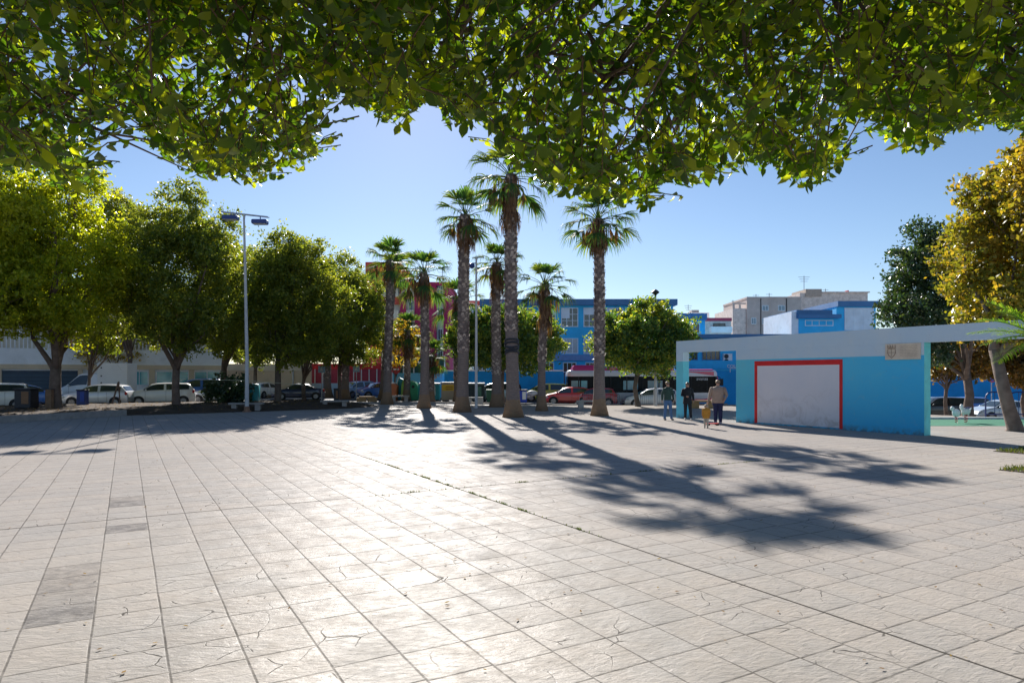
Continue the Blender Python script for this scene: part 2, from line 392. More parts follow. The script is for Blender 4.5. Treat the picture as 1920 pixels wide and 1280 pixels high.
# green playground surface and planting pits on the right
M_greenp = pm('green_rubber_surface', (.05, .19, .12), .85, .12, 1.2, 0, .2, 60, .2, .3)
def pl_in(x, y): return x > 15.2+(.0)*y
sheet('playground_surface', (15.5, 25, 27.3, 31.6), M_greenp, .006, 19, 9, inside=lambda x, y: x > 15.6+(31.6-y)*.25)
M_wcap = pm('white_kerb', (.6, .6, .6), .7)
pk = MB(); pk.box(15.4, 25.5, 31.62, 31.8, -.1, .1); tag(pk.build('playground_kerb', M_wcap), kind='structure')
M_grass = leafmat('grass_blade', (.03, .06, .01), (.07, .11, .02), (.14, .14, .04), .2, .6)
def grass(name, pts, hgt, label=None):
    V = []; Fq = []
    for (x, y, z) in pts:
        a = random.uniform(0, 6.3); h = hgt*random.uniform(.4, 1.2); b = random.uniform(0, 6.3); l = random.uniform(.1, .7)*h; w_ = .006+hgt*.03
        dx, dy = math.cos(a)*w_, math.sin(a)*w_; tx, ty = math.cos(b)*l, math.sin(b)*l
        k = len(V); V += [(x-dx, y-dy, z), (x+dx, y+dy, z), (x+dx*.6+tx*.4, y+dy*.6+ty*.4, z+h*.6), (x+tx, y+ty, z+h)]; Fq.append((k, k+1, k+2, k+3))
    o = np_mesh(name, np.array(V), np.array(Fq), M_grass); return tag(o, label, None, None, 'stuff')
def pit(u0, v0, L, Wd, seed):
    random.seed(seed); o = Vector((*Gp(u0, v0), 0)); b = MB()
    b.obox(o, DB, 0, L, -DA, 0, Wd, -.02, .012); ob = b.build('planting_pit', M_soil); tag(ob, kind='structure')
    pts = []
    for k in range(1500):
        s, n = random.random()*L, random.random()*Wd; p = o+DB*s-DA*n
        if random.random() < .55+.45*math.sin(s*5)*math.cos(n*4): pts.append((p.x, p.y, .01))
    grass('pit_grass', pts, .09)
pit(1872, 881, 1.6, 1.5, 1); pit(1862, 846, 1.6, 1.2, 2)
random.seed(12); pts = []
for k in range(420):
    Y = random.uniform(3.4, 26); pts.append((random.uniform(-.8, .85)*Y*.95, Y, .004))
leaf_litter('plaza_leaf_litter', pts, .022, M_litter)
# weeds in the slab joints (positions read along the two open joints)
random.seed(8); wp = []
def joint_pt(i, j):  # tile coordinates -> world
    i *= TILE; j *= TILE; return (i*math.cos(TH)+j*math.sin(TH), -i*math.sin(TH)+j*math.cos(TH))
for k in range(60):
    i, j = 10.5214, 22.4+random.uniform(-9, 10); c = joint_pt(i, j)
    for q in range(random.choice((2, 4, 8, 18))): g_ = random.gauss(0, .07); wp.append((c[0]+random.gauss(0, .008)+g_*DA.x, c[1]+random.gauss(0, .008)+g_*DA.y, 0))
for k in range(45):
    i, j = 10.5+random.uniform(-3, 18), 22.422; c = joint_pt(i, j)
    for q in range(random.choice((2, 4, 7, 15))): g_ = random.gauss(0, .07); wp.append((c[0]+random.gauss(0, .008)+g_*DB.x, c[1]+random.gauss(0, .008)+g_*DB.y, 0))
grass('joint_weeds', wp, .035)
# ------------------------------------------------------------------ the painted wall of the square
WR = Vector((*Gp(1733, 816.5), 0)); WD = Vector((-math.sin(R(31.3)), math.cos(R(31.3)), 0)); WN = Vector((-WD.y, WD.x, 0))
if WN.y > 0: WN = -WN
def s_at(u, o=WR, d=WD):      # distance along the wall at which photo column u meets it
    k = (u-960)/F; return (k*o.y-o.x)/(d.x-k*d.y)
def wall_mat():
    t = NT('blue_wall_paint'); p = t.pos(); sep = t.n('ShaderNodeSeparateXYZ'); t.put(sep.inputs[0], p)
    along = t.m('ADD', t.m('MULTIPLY', sep.outputs[0], WD.x), t.m('MULTIPLY', sep.outputs[1], WD.y)); a0 = WR.dot(WD)
    s = t.m('SUBTRACT', along, a0); z = sep.outputs[2]; n = t.noise(p, 1.1, 4, .6, .5)
    # colour fade: greener towards the left end, deeper blue low on the right
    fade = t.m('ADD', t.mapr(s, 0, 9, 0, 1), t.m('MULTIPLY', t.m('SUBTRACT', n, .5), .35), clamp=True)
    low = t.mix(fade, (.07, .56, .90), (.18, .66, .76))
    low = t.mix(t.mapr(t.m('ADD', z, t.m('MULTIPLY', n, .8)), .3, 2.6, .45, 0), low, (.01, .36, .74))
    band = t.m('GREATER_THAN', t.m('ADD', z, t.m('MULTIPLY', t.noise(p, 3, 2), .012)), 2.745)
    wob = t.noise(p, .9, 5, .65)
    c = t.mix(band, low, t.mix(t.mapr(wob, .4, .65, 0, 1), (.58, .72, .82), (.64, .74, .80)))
    sp = t.mapr(t.noise(p, 11, 5, .7), .66, .74, 0, .5); c = t.mix(sp, c, (.10, .14, .17))
    c = t.mix(t.mapr(t.noise(p, 2.4, 6, .7, 1), .55, .8, 0, .25), c, (.42, .48, .5))
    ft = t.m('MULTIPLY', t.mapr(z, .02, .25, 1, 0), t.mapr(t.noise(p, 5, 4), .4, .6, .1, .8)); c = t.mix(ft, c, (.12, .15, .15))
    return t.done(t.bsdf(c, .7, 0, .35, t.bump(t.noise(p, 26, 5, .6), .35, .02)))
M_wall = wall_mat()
M_teal = pm('teal_edge_paint', (.16, .62, .62), .7, .15, 1.5, 0, .3, 25, .3, .2)
pw = empty('plaza_wall', WR, 0, 'long light blue painted wall with flat beam over two openings on the square', 'wall')
def part(mb, name, mat, parent, **k):
    o = mb.build(name, mat, parent, **k); o.matrix_parent_inverse = Matrix.Translation(-Vector(parent.location)); return o
sL = s_at(1380); sP1 = s_at(1268); sP0 = s_at(1280.5)
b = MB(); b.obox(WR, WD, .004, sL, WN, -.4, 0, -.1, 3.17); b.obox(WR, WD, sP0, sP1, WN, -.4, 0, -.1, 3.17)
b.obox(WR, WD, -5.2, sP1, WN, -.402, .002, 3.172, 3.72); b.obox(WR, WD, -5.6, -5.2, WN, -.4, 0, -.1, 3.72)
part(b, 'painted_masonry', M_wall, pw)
b = MB(); b.obox(WR, WD, 0, .003, WN, -.4, 0, -.05, 3.165); part(b, 'end_face', M_teal, pw)
s0, s1 = s_at(1415), s_at(1580)
M_red = pm('red_paint', (.75, .03, .03), .6, .12, 2, 0, .15, 30, .3, .1)
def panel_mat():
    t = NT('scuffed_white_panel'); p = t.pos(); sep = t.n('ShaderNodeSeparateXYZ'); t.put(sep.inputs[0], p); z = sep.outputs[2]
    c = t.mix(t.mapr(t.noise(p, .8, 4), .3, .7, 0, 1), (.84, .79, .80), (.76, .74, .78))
    mm = t.m('MULTIPLY', t.mapr(t.noise(p, 1.6, 6, .75, .8), .48, .66, 0, .6), t.mapr(z, 1.6, .2, 0, 1)); c = t.mix(mm, c, (.45, .38, .34))
    c = t.mix(t.mapr(t.noise(p, 14, 5, .8), .68, .76, 0, .6), c, (.2, .18, .18))
    return t.done(t.bsdf(c, .75, 0, .3, t.bump(t.noise(p, 22, 5, .6), .35, .02)))
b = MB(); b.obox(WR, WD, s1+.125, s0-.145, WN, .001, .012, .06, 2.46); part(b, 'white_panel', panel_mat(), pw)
b = MB(); b.obox(WR, WD, s0-.145, s0, WN, .001, .016, .03, 2.66); b.obox(WR, WD, s1, s1+.125, WN, .001, .016, .03, 2.66); b.obox(WR, WD, s1+.125, s0-.145, WN, .001, .016, 2.46, 2.66)
part(b, 'red_border', M_red, pw)
# stone plaque with crest
q0, q1 = s_at(1727), s_at(1661)
M_stone = pm('plaque_stone', (.74, .62, .48), .8, .1, 3, 0, .25, 30)
M_carve = pm('carved_lines', (.36, .25, .18), .9, .1)
plq = empty('stone_plaque', WR+WD*q0+WN*.03, 0, 'pale stone plaque with carved crowned shield on the blue wall', 'plaque')
zt0, zt1 = 2.60, 3.16
b = MB(); b.obox(WR, WD, q0, q1, WN, .003, .045, zt0, zt1); part(b, 'slab', M_stone, plq)
b = MB()
def wl(a, z): p = WR+WD*(q1-a)+WN*.052; return (p.x, p.y, z)
Wp = q1-q0
sh = [(.10, 2.98), (.36, 2.98), (.37, 2.84), (.32, 2.74), (.23, 2.66), (.14, 2.74), (.09, 2.84), (.10, 2.98)]
b.tube([wl(a, z) for a, z in sh], .011, 5)
b.tube([wl(.08, 3.02), wl(.38, 3.02)], .012, 5)
for k in range(4): b.tube([wl(.09+.09*k, 3.02), wl(.085+.09*k, 3.12), wl(.14+.07*k, 3.05)], .010, 5)
b.tube([wl(.23, 2.98), wl(.23, 2.70)], .007, 4); b.tube([wl(.1, 2.85), wl(.36, 2.85)], .007, 4)
part(b, 'carved_crest', M_carve, plq)
b = MB()
for k in range(8):
    z = 3.08-k*.052; x = .52
    while x < Wp-.12:
        L = random.uniform(.05, .14); b.tube([wl(x, z), wl(min(x+L, Wp-.1), z)], .0055, 4); x += L+.03
part(b, 'carved_writing', pm('faint_carving', (.55, .45, .35), .9, .1), plq)
# ------------------------------------------------------------------ trees
M_bark = pm('ficus_bark', (.15, .11, .09), .9, .35, 3, 0, .8, 18, .2)
M_bark2 = pm('grey_bark', (.13, .105, .085), .9, .3, 3, 0, .8, 18, .2)
def rand_dirs(n, rs):
    v = rs.normal(size=(n, 3)); return v/np.linalg.norm(v, axis=1)[:, None]
def leaves_at(C, rs, size, aspect=.55, droop=.3):
    """one folded diamond leaf (2 quads -> here 1 quad) at each centre"""
    n = len(C); a = rand_dirs(n, rs); a[:, 2] -= droop; a /= np.linalg.norm(a, axis=1)[:, None]
    b = np.cross(a, rand_dirs(n, rs)); b /= np.linalg.norm(b, axis=1)[:, None]+1e-9
    s = (size*rs.uniform(.6, 1.25, n))[:, None]
    V = np.stack([C-a*s, C-b*s*aspect, C+a*s, C+b*s*aspect], 1).reshape(-1, 3)
    return V, np.arange(4*n).reshape(-1, 4)
def crown(lobes, rs, dens=1., size=.13, clump=.5):
    """lobes: (centre, (rx,ry,rz)). Leaf clumps spread over and inside each lobe."""
    out = []
    for c, r in lobes:
        dens_ = dens*rs.uniform(.45, 1.15); area = 4*math.pi*((r[0]*r[1]+r[0]*r[2]+r[1]*r[2])/3); n = max(6, int(area/(clump*clump)*1.0*dens_))
        d = rand_dirs(n, rs); rad = rs.uniform(.0, 1, n)**.3; rad = np.where(rs.rand(n) < .16, rs.uniform(1., 1.35, n), rad); cc = np.array(c)+d*rad[:, None]*np.array(r)
        for q in cc:
            m = int(rs.uniform(10, 52)); g_ = rs.normal(size=(m, 3))*clump*rs.uniform(.22, .5)*np.array([1, 1, .8]); out.append(q+g_)
    return leaves_at(np.concatenate(out), rs, size)
def egg_lobes(c, W, Dp, Hh, n, rs, lr=.3, flat=.0):
    L = []; n = int(n*1.7); g0 = rs.uniform(0, 6)
    for k in range(n):
        zz = 1-2*(k+.5)/n; ph = g0+k*2.39996+rs.normal()*.25; q = math.sqrt(max(0, 1-zz*zz)); d = (q*math.cos(ph), q*math.sin(ph), zz)
        f = rs.uniform(.55, .86); z = d[2]*f
        wz = 1-.2*max(0, z)-flat*max(0, -z)
        p = (c[0]+d[0]*f*W/2*wz, c[1]+d[1]*f*Dp/2*wz, c[2]+z*Hh/2)
        r = lr*rs.uniform(.5, 1.0); L.append((p, (W*r*.72, Dp*r*.72, min(Hh, W)*r*.62)))
    L.append((c, (W*.2, Dp*.2, Hh*.2))); return L
def branches(mb, base, fork, lobes, r0, rs, limbs=6, lean=(0, 0), n=9):
    b = Vector(base); f = Vector(fork); mid = b.lerp(f, .5)+Vector((rs.normal()*.08, rs.normal()*.08, 0))
    mb.tube([b+Vector((0, 0, -.1)), b+Vector((0, 0, .12)), b.lerp(mid, .5), mid, f], [r0*1.55, r0*1.12, r0*.95, r0*.88, r0*.80], n); mb.tube([f+Vector((0, 0, -.02)), f+Vector((0, 0, .35)), f+Vector((0, 0, .8))], [r0*.80, r0*.62, r0*.2], n)
    idx = rs.permutation(len(lobes))[:limbs*2]
    for k, i in enumerate(idx):
        c = Vector(lobes[i][0]); r = r0*(.5 if k < limbs else .25)*rs.uniform(.8, 1.1); st = f+Vector((0, 0, -.45 if k < limbs else .1))
        m1 = st.lerp(c, .35)+Vector((rs.normal()*.2, rs.normal()*.2, rs.uniform(-.1, .35))); m2 = st.lerp(c, .7)+Vector((rs.normal()*.3, rs.normal()*.3, rs.normal()*.2))
        mb.tube([st, st.lerp(m1, .3)+Vector((0, 0, .12)), m1, m2, c], [r, r*1.0, r*.75, r*.45, r*.12], 7)
        for q in range(3):
            e = c+Vector(tuple(rs.normal(size=3)*.5)); s2 = m2.lerp(c, rs.uniform(0, .6)); mb.tube([s2, s2.lerp(e, .5)+Vector(tuple(rs.normal(size=3)*.12)), e], [r*.3, r*.18, r*.06], 4)
def tree(name, label, cat, X, Y, cu, W, ztop, zbot, mat, seed, r0=.22, forkz=2.4, lean=0., dens=1., size=.10, clump=.5, nl=13, group=None, Dp=None, bark=None, flat=.0, lr=.3, extra=None):
    rs = np.random.RandomState(seed); z0 = hz(X, Y)
    o = empty(name, (X, Y, z0), 0, label, cat, group)
    cx = cu-X; Hh = ztop-zbot; c = (cx, 0., (ztop+zbot)/2-z0); lobes = egg_lobes(c, W, Dp or W, Hh, nl, rs, lr, flat)
    if extra: lobes += extra
    mb = MB(); branches(mb, (0, 0, 0), (lean, 0, forkz), lobes, r0, rs); mb.build('trunk', bark or M_bark, o, smooth=True)
    V, Fq = crown(lobes, rs, dens, size, clump); np_mesh('crown', V, Fq, mat, o)
    return o
M_fic = leafmat('ficus_leaf', (.065, .11, .025), (.12, .165, .03), (.23, .24, .04), .5, tcol=(2.5, 2.2, .7))
M_ficb = leafmat('bright_ficus_leaf', (.13, .19, .018), (.23, .27, .022), (.34, .34, .03), .58, tcol=(2.6, 2.4, .6))
M_ficd = leafmat('dark_ficus_leaf', (.015, .045, .03), (.03, .065, .03), (.06, .085, .03), .22, .3, spec=.5)
M_cen = leafmat('rounded_tree_leaf', (.035, .09, .04), (.07, .14, .035), (.26, .27, .04), .4)
M_och = leafmat('autumn_leaf', (.10, .12, .02), (.21, .20, .03), (.42, .27, .04), .42, tcol=(2.0, 1.9, .6))
M_yel = leafmat('yellow_leaf', (.2, .2, .03), (.38, .30, .04), (.42, .25, .03), .5, tcol=(2.0, 1.7, .6))
GT = 'leafy trees in the soil bed on the left'
def T(label, u, v, cu0, cu1, vt, vb, mat, seed, **k):
    X, Y = Gp(u, v); name = k.pop('name', 'ficus_tree')
    return tree(name, label, 'tree', X, Y, Xu((cu0+cu1)/2, Y), (cu1-cu0)/F*Y*1.14, Zv(vt-8, Y), Zv(vb+12, Y), mat, seed, group=k.pop('group', GT), **k)
T('broad yellow green tree with thick trunk beside the litter bin, first on the left', 105, 774, -10, 225, 300, 668, M_ficb, 11, r0=.33, forkz=2.6, nl=20, lr=.27)
T('bright green tree cut by the left edge of the picture', -95, 778, -190, 95, 235, 650, M_ficb, 12, r0=.3, forkz=2.8, nl=18)
T('slender young tree beside the blue litter bin', 168, 762, 150, 262, 470, 676, M_fic, 13, r0=.12, forkz=2.3, nl=10)
T('large dark green tree with a leaning limb in front of the white crossover', 331, 767, 205, 455, 352, 672, M_fic, 14, r0=.25, forkz=2.7, nl=22, lr=.26)
T('dense tree rising behind the dark round bush', 421, 757, 375, 500, 440, 680, M_fic, 15, r0=.26, forkz=3., nl=14)
T('thin trunked tree just right of the tall floodlight pole', 479, 752, 440, 560, 450, 688, M_fic, 16, r0=.17, forkz=3.1, nl=12)
T('spreading tree with pale forked grey trunk', 521, 760, 455, 640, 432, 684, M_fic, 17, r0=.24, forkz=2.9, nl=19, bark=M_bark2, lr=.27)
T('small low branching tree in front of the dark blue saloon', 570, 750, 540, 690, 470, 690, M_fic, 18, r0=.17, forkz=2.1, nl=14)
T('round green tree standing between the two flared palm trunks', 636, 752, 590, 728, 492, 694, M_fic, 19, r0=.16, forkz=2.6, nl=15)
T('dark round tree peeping above the others at the back', 245, 754, 160, 300, 345, 600, M_fic, 20, r0=.2, forkz=3.5, nl=12)
T('yellow autumn tree beside the stubby palm', 742, 748, 722, 788, 585, 690, M_yel, 21, r0=.11, forkz=2.3, nl=8, size=.12, dens=.6, name='autumn_tree', group='small autumn trees')
T('low golden tree behind the slender young tree', 215, 750, 165, 262, 600, 685, M_yel, 22, r0=.11, forkz=2.6, nl=8, dens=.6, name='autumn_tree', group='small autumn trees')
for (u_, a_, b_, t_, l_) in ((455, 405, 530, 560, 'green tree growing behind the beige wall, right of the round bush'), (560, 515, 625, 575, 'green tree growing behind the beige wall, left of the red panels')):
    Y_ = 73; tree('back_tree', l_, 'tree', Xu(u_, Y_), Y_, Xu((a_+b_)/2, Y_), (b_-a_)/F*Y_, Zv(t_, Y_), Zv(700, Y_), M_fic, u_, size=.12, dens=.7, group='trees behind the beige wall')
def rtree(label, u, Y, u0, u1, vt, vb, mat, seed, **k):
    return tree(k.pop('name', 'round_tree'), label, 'tree', Xu(u, Y), Y, Xu((u0+u1)/2, Y), (u1-u0)/F*Y, Zv(vt, Y), Zv(vb, Y), mat, seed, group=k.pop('group', 'round crowned street trees'), **k)
rtree('wide dark tree behind the palm cluster, in front of the blue wall', 942, 50, 822, 1068, 562, 700, M_cen, 31, r0=.2, forkz=2.7, nl=26, lr=.22, size=.12)
rtree('umbrella shaped tree between the tall palm and the wall pillar', 1196, 45.5, 1092, 1316, 566, 712, M_cen, 32, r0=.17, forkz=2.5, nl=26, lr=.22, size=.115, flat=.3, bark=M_bark2)
tree('autumn_tree', 'tall ochre tree with leaning reddish trunk at the right edge', 'tree', *Gp(1903, 808), Xu(1950, 24.7), 6.6, Zv(215, 24.7), Zv(680, 24.7), M_och, 33, r0=.24, forkz=3.0, lean=-.75, nl=26, lr=.24, size=.1, clump=.42, dens=1.1, group='small autumn trees')
rtree('tall dark glossy tree behind the right end of the painted wall', 1812, 38.5, 1650, 1860, 395, 705, M_ficd, 34, name='ficus_tree', r0=.26, forkz=2.6, nl=26, lr=.23, size=.11, group='trees on the right beyond the wall')
rtree('broad reddish brown tree with hanging twigs behind the ochre one', 1925, 42, 1800, 2060, 590, 716, leafmat('russet_leaf', (.05, .05, .015), (.12, .08, .02), (.25, .13, .04), .3), 35, name='ficus_tree', r0=.2, forkz=2.6, nl=16, size=.13, group='trees on the right beyond the wall')
rtree('low tree seen under the beam right of the wall end', 1775, 41, 1738, 1850, 640, 712, leafmat('russet_leaf', (0, 0, 0), (0, 0, 0)), 36, name='ficus_tree', r0=.12, forkz=2.2, nl=10, size=.12, group='trees on the right beyond the wall')
# dark round bush
rs = np.random.RandomState(40); bx, by = Gp(428, 762); bo = empty('round_bush', (bx, by, .2), 0, 'dark round bush in front of the parked cars', 'bush')
V, Fq = crown([((0, 0, 1.0), (1.5, 1.1, .9)), ((.6, 0, .7), (.9, .8, .7)), ((-.7, 0, .8), (.8, .8, .7))], rs, 1., .12, .4); np_mesh('foliage', V, Fq, M_ficd, bo)
mb = MB()
for k in range(9):
    a = k*.7; mb.tube([(0, 0, -.2), (.3*math.cos(a), .3*math.sin(a), .5), (.9*math.cos(a), .7*math.sin(a), 1.2)], [.05, .03, .01], 5)
mb.build('stem', M_bark, bo)
# ------------------------------------------------------------------ overhanging foliage near the camera
OUT = [(-200, 330), (0, 325), (60, 325), (100, 345), (150, 372), (163, 250), (200, 205), (250, 210), (270, 255), (320, 305), (350, 325), (400, 338), (450, 335), (482, 362), (505, 318), (540, 312), (575, 318), (600, 300), (606, 190), (640, 178), (700, 225), (745, 245), (772, 215), (800, 180), (850, 238), (880, 242), (920, 232), (935, 262), (960, 300), (1000, 345), (1050, 362), (1100, 372), (1150, 380), (1200, 392), (1228, 380), (1245, 348), (1300, 345), (1340, 335), (1400, 315), (1450, 322), (1490, 352), (1550, 346), (1572, 300), (1585, 222), (1620, 222), (1650, 250), (1700, 288), (1750, 280), (1785, 240), (1830, 246), (1870, 238), (1930, 250), (2150, 260)]
M_can = leafmat('canopy_leaf', (.018, .05, .007), (.05, .10, .011), (.20, .24, .02), .53, .38, scale=1.8, spec=.3, tcol=(3.6, 3.2, .6))
M_twig = pm('twig_bark', (.12, .075, .05), .85, .3, 6, 0, .5, 40, .2)
def overhang(name, label, u0, u1, ntw, trunk, seed):
    rs = np.random.RandomState(seed); rnd = random.Random(seed); o = empty(name, (trunk[0], trunk[1], 0), 0, label, 'tree', 'trees overhanging the near side of the square')
    T0 = Vector((trunk[0], trunk[1], 0)); LC = []; LA = []; LB = []; LS = []; mb = MB()
    tips = []
    for k in range(ntw):
        u = rnd.uniform(u0, u1); vb = lerp_tab(u, OUT); q = rnd.random()
        v = vb-4-(q**.9)*(vb+260) if q > .13 else vb-rnd.random()*50
        Y = rnd.uniform(3.0, 4.6) if rnd.random() < .3 else rnd.uniform(4.2, 7.6)
        if v < 60: Y = rnd.uniform(2.6, 6.5)
        tp = Vector(((u-960)/F*Y, Y, Zv(v, Y)))
        if q > .16 and mnoise.noise(tp*1.15+Vector((seed, 0, 0)))+.35*mnoise.noise(tp*3.1) < -.10+.12*(v > 120): continue
        tips.append((tp, vb))
    lf = 0
    for tip, vb in tips:
        L = rnd.uniform(.22, .5); d = Vector((rnd.gauss(0, .55), rnd.gauss(.1, .55), -rnd.uniform(.25, 1.1))).normalized()
        st = tip-d*L; sag = Vector((0, 0, -.04)); mid = st.lerp(tip, .5)-sag
        mb.tube([st, mid, tip], [.0045, .0035, .0015], 3, cap=False)
        m = int(L/.036)
        for i in range(m):
            t = (i+.5)/m; p = st.lerp(mid, t*2) if t < .5 else mid.lerp(tip, t*2-1)
            side = 1 if i % 2 else -1; e = d.cross(Vector((0, 0, 1)))
            if e.length < .05: e = Vector((1, 0, 0))
            e.normalize(); a = (e*side*rnd.uniform(.4, 1.1)+d*rnd.uniform(.3, .9)+Vector((rnd.gauss(0, .3), rnd.gauss(0, .3), -rnd.uniform(.0, .7)))).normalized()
            nn = Vector((rnd.gauss(0, .5), rnd.gauss(0, .5), 1)).normalized(); bvec = a.cross(nn).normalized()
            LC.append(tuple(p)); LA.append(tuple(a)); LB.append(tuple(bvec)); LS.append(rnd.uniform(.024, .054)*(1.0 if t < .9 else .8))
    # keep out leaves hanging below the outline by much is not needed: twig ends sit on it
    C = np.array(LC); A = np.array(LA); B = np.array(LB); S_ = np.array(LS)[:, None]; Nn = np.cross(A, B)
    base = C+A*S_*.18; L2 = 2.0*S_; wd = S_*rs.uniform(.52, .72, (len(C), 1)); fold = wd*.35; curl = S_*rs.uniform(.05, .35, (len(C), 1))
    pts = [base, base+A*L2*.32+B*wd*.85+Nn*fold, base+A*L2*.33-Nn*0, base+A*L2*.32-B*wd*.85+Nn*fold,
           base+A*L2*.62+B*wd*.8+Nn*(fold*.8-curl*.5), base+A*L2*.64-Nn*curl*.5, base+A*L2*.62-B*wd*.8+Nn*(fold*.8-curl*.5), base+A*L2-Nn*curl*1.3]
    V = np.stack(pts, 1).reshape(-1, 3); n = len(C); k8 = np.arange(n)[:, None]*8
    # quads: (0,2,1,1) would be degenerate, so triangles only
    tri = np.array([[0, 2, 1], [0, 3, 2], [1, 2, 5], [1, 5, 4], [2, 3, 6], [2, 6, 5], [4, 5, 7], [5, 6, 7]])
    Fq = (k8[:, :, None]+tri[None, :, :]).reshape(-1, 3)
    V -= np.array([trunk[0], trunk[1], 0]); lo = np_mesh('leaves', V, Fq, M_can, o, 3)
    lo.data.polygons.foreach_set('use_smooth', [True]*len(lo.data.polygons))
    m_ = 8000 # unseen crown leaves added overhead and behind the camera to cut sky fill
    px = rs.uniform(min(trunk[0]-4.5, (u0-960)/F*5), max(trunk[0]+4.5, (u1-960)/F*5), m_); py = rs.uniform(-7, .3, m_); lo_z = np.maximum(3.4, 2.25+.62*np.maximum(py, 0)+.25); pz = lo_z+rs.beta(1.2, 2.2, m_)*3.2
    Vc, Fc = leaves_at(np.stack([px-trunk[0], py-trunk[1], pz], 1), rs, .13); np_mesh('sky_block_crown', Vc, Fc, M_can, o)
    # limbs
    lb = MB(); f = T0+Vector((0, 0, 3.1))
    lb.tube([T0+Vector((0, 0, -.1)), T0+Vector((0, 0, .2)), T0+Vector((.05, .04, 1.6)), f], [.5, .36, .3, .28], 12)
    ends = []
    for k in range(9):
        u = u0+(u1-u0)*(k+.5)/9; Yb = rnd.uniform(4.5, 6.5); e = Vector(((u-960)/F*Yb, Yb, Zv(lerp_tab(u, OUT)-190+rnd.uniform(-60, 60), Yb)))
        m1 = f.lerp(e, .35)+Vector((0, 0, 1.5)); m2 = f.lerp(e, .7)+Vector((rnd.gauss(0, .2), 0, 1.0)); pts = [f, m1, m2, e]
        lb.tube(pts, [.13, .08, .045, .012], 7); ends += [m2, e, m2.lerp(e, .5), m1.lerp(m2, .6)]
    for k in range(230):
        tip, vb = rnd.choice(tips); s = min(ends, key=lambda q: (q-tip).length); s = s+Vector((rnd.gauss(0, .1),)*3)
        if (s-tip).length > 3.5: continue
        m = s.lerp(tip, .5)+Vector((rnd.gauss(0, .12), rnd.gauss(0, .12), rnd.uniform(0, .25)))
        lb.tube([s, m, tip.lerp(s, .08)], [.016, .009, .004], 5)
    for q in (lb,):
        q.v = [(a-trunk[0], b_-trunk[1], c) for a, b_, c in q.v]
    mb.v = [(a-trunk[0], b_-trunk[1], c) for a, b_, c in mb.v]
    lb.build('trunk', M_bark, o, smooth=True); mb.build('twigs', M_twig, o)
    return o
overhang('overhanging_tree', 'leafy branches hanging into the top left of the view, close to the camera', -170, 800, 4300, (-4.2, -2.2), 51)
overhang('overhanging_tree', 'leafy branches hanging into the top right of the view, close to the camera', 790, 2090, 5600, (4.6, -2.4), 52)
# ------------------------------------------------------------------ fan palms
M_frond = leafmat('palm_frond', (.035, .09, .05), (.07, .14, .045), (.20, .21, .04), .4, .6, scale=.9, spec=.1, tcol=(2.2, 2.2, .6))
M_dead = leafmat('dead_frond', (.10, .055, .035), (.19, .11, .07), (.27, .17, .10), .2, .8)
def ptrunk_mat():
    t = NT('palm_trunk'); p = t.obj(); n = t.noise(p, 5, 5, .7); z = t.n('ShaderNodeSeparateXYZ'); t.put(z.inputs[0], p)
    ring = t.n('ShaderNodeTexWave', wave_type='BANDS', bands_direction='Z'); t.put(ring.inputs[0], p); ring.inputs['Scale'].default_value = 3.2; ring.inputs['Distortion'].default_value = 7; ring.inputs['Detail'].default_value = 3
    c = t.mix(n, (.14, .11, .10), (.33, .26, .23)); c = t.mix(t.m('MULTIPLY', ring.outputs[1], .22), c, (.045, .035, .03))
    bse = t.m('GREATER_THAN', t.m('ADD', .75, t.m('MULTIPLY', n, .25)), z.outputs[2]); c = t.mix(bse, c, t.mix(n, (.20, .13, .08), (.30, .21, .14)))
    h = t.m('ADD', n, t.m('MULTIPLY', ring.outputs[1], .45)); return t.done(t.bsdf(c, .9, 0, .2, t.bump(h, .7, .04)))
M_ptr = ptrunk_mat()
M_boot = leafmat('palm_boots', (.10, .075, .075), (.30, .24, .22), (.60, .50, .43), .0, .85)
def fan(mb, st, d, pl, fr, rnd, nseg=22, dead=False):
    """one fan frond: petiole from st along d, then pleated blades"""
    d = d.normalized(); up = Vector((0, 0, 1)); side = d.cross(up)
    if side.length < .15: side = Vector((1, 0, 0))
    side.normalize(); nrm = side.cross(d).normalized(); hub = st+d*pl+Vector((0, 0, -.12*pl*pl))
    mb.tube([st, st.lerp(hub, .5)+Vector((0, 0, .04*pl)), hub], [.028, .02, .014], 4, cap=False)
    dd = (hub-st).normalized()
    dd = (dd+Vector((0, 0, -.15))).normalized(); nrm = side.cross(dd).normalized()
    sp = R(rnd.uniform(48, 72)) if not dead else R(24)
    for i in range(nseg):
        a = -sp+2*sp*i/(nseg-1)+rnd.gauss(0, .03); L = fr*(.72+.28*math.cos(a*.9))*rnd.uniform(.85, 1.08)
        v = dd*math.cos(a)+side*math.sin(a)
        if not dead: v = (v+nrm*.12*rnd.gauss(.3, .6)).normalized()
        wv = (side*math.cos(a)-dd*math.sin(a)); wd = fr*.042 if not dead else fr*.035
        g1 = -.10*fr; g2 = -(.36 if not dead else .1)*fr*rnd.uniform(.3, 1.7)
        p0 = hub; p1 = hub+v*L*.45+Vector((0, 0, g1*.2)); p2 = hub+v*L*.75+Vector((0, 0, g1)); p3 = hub+v*L*.95+Vector((0, 0, g2))
        mb.add([p0-wv*.008, p0+wv*.008, p1+wv*wd, p1-wv*wd, p2+wv*wd*.55, p2-wv*wd*.55, p3+wv*.004, p3-wv*.004], [(0, 1, 2, 3), (3, 2, 4, 5), (5, 4, 6, 7)])
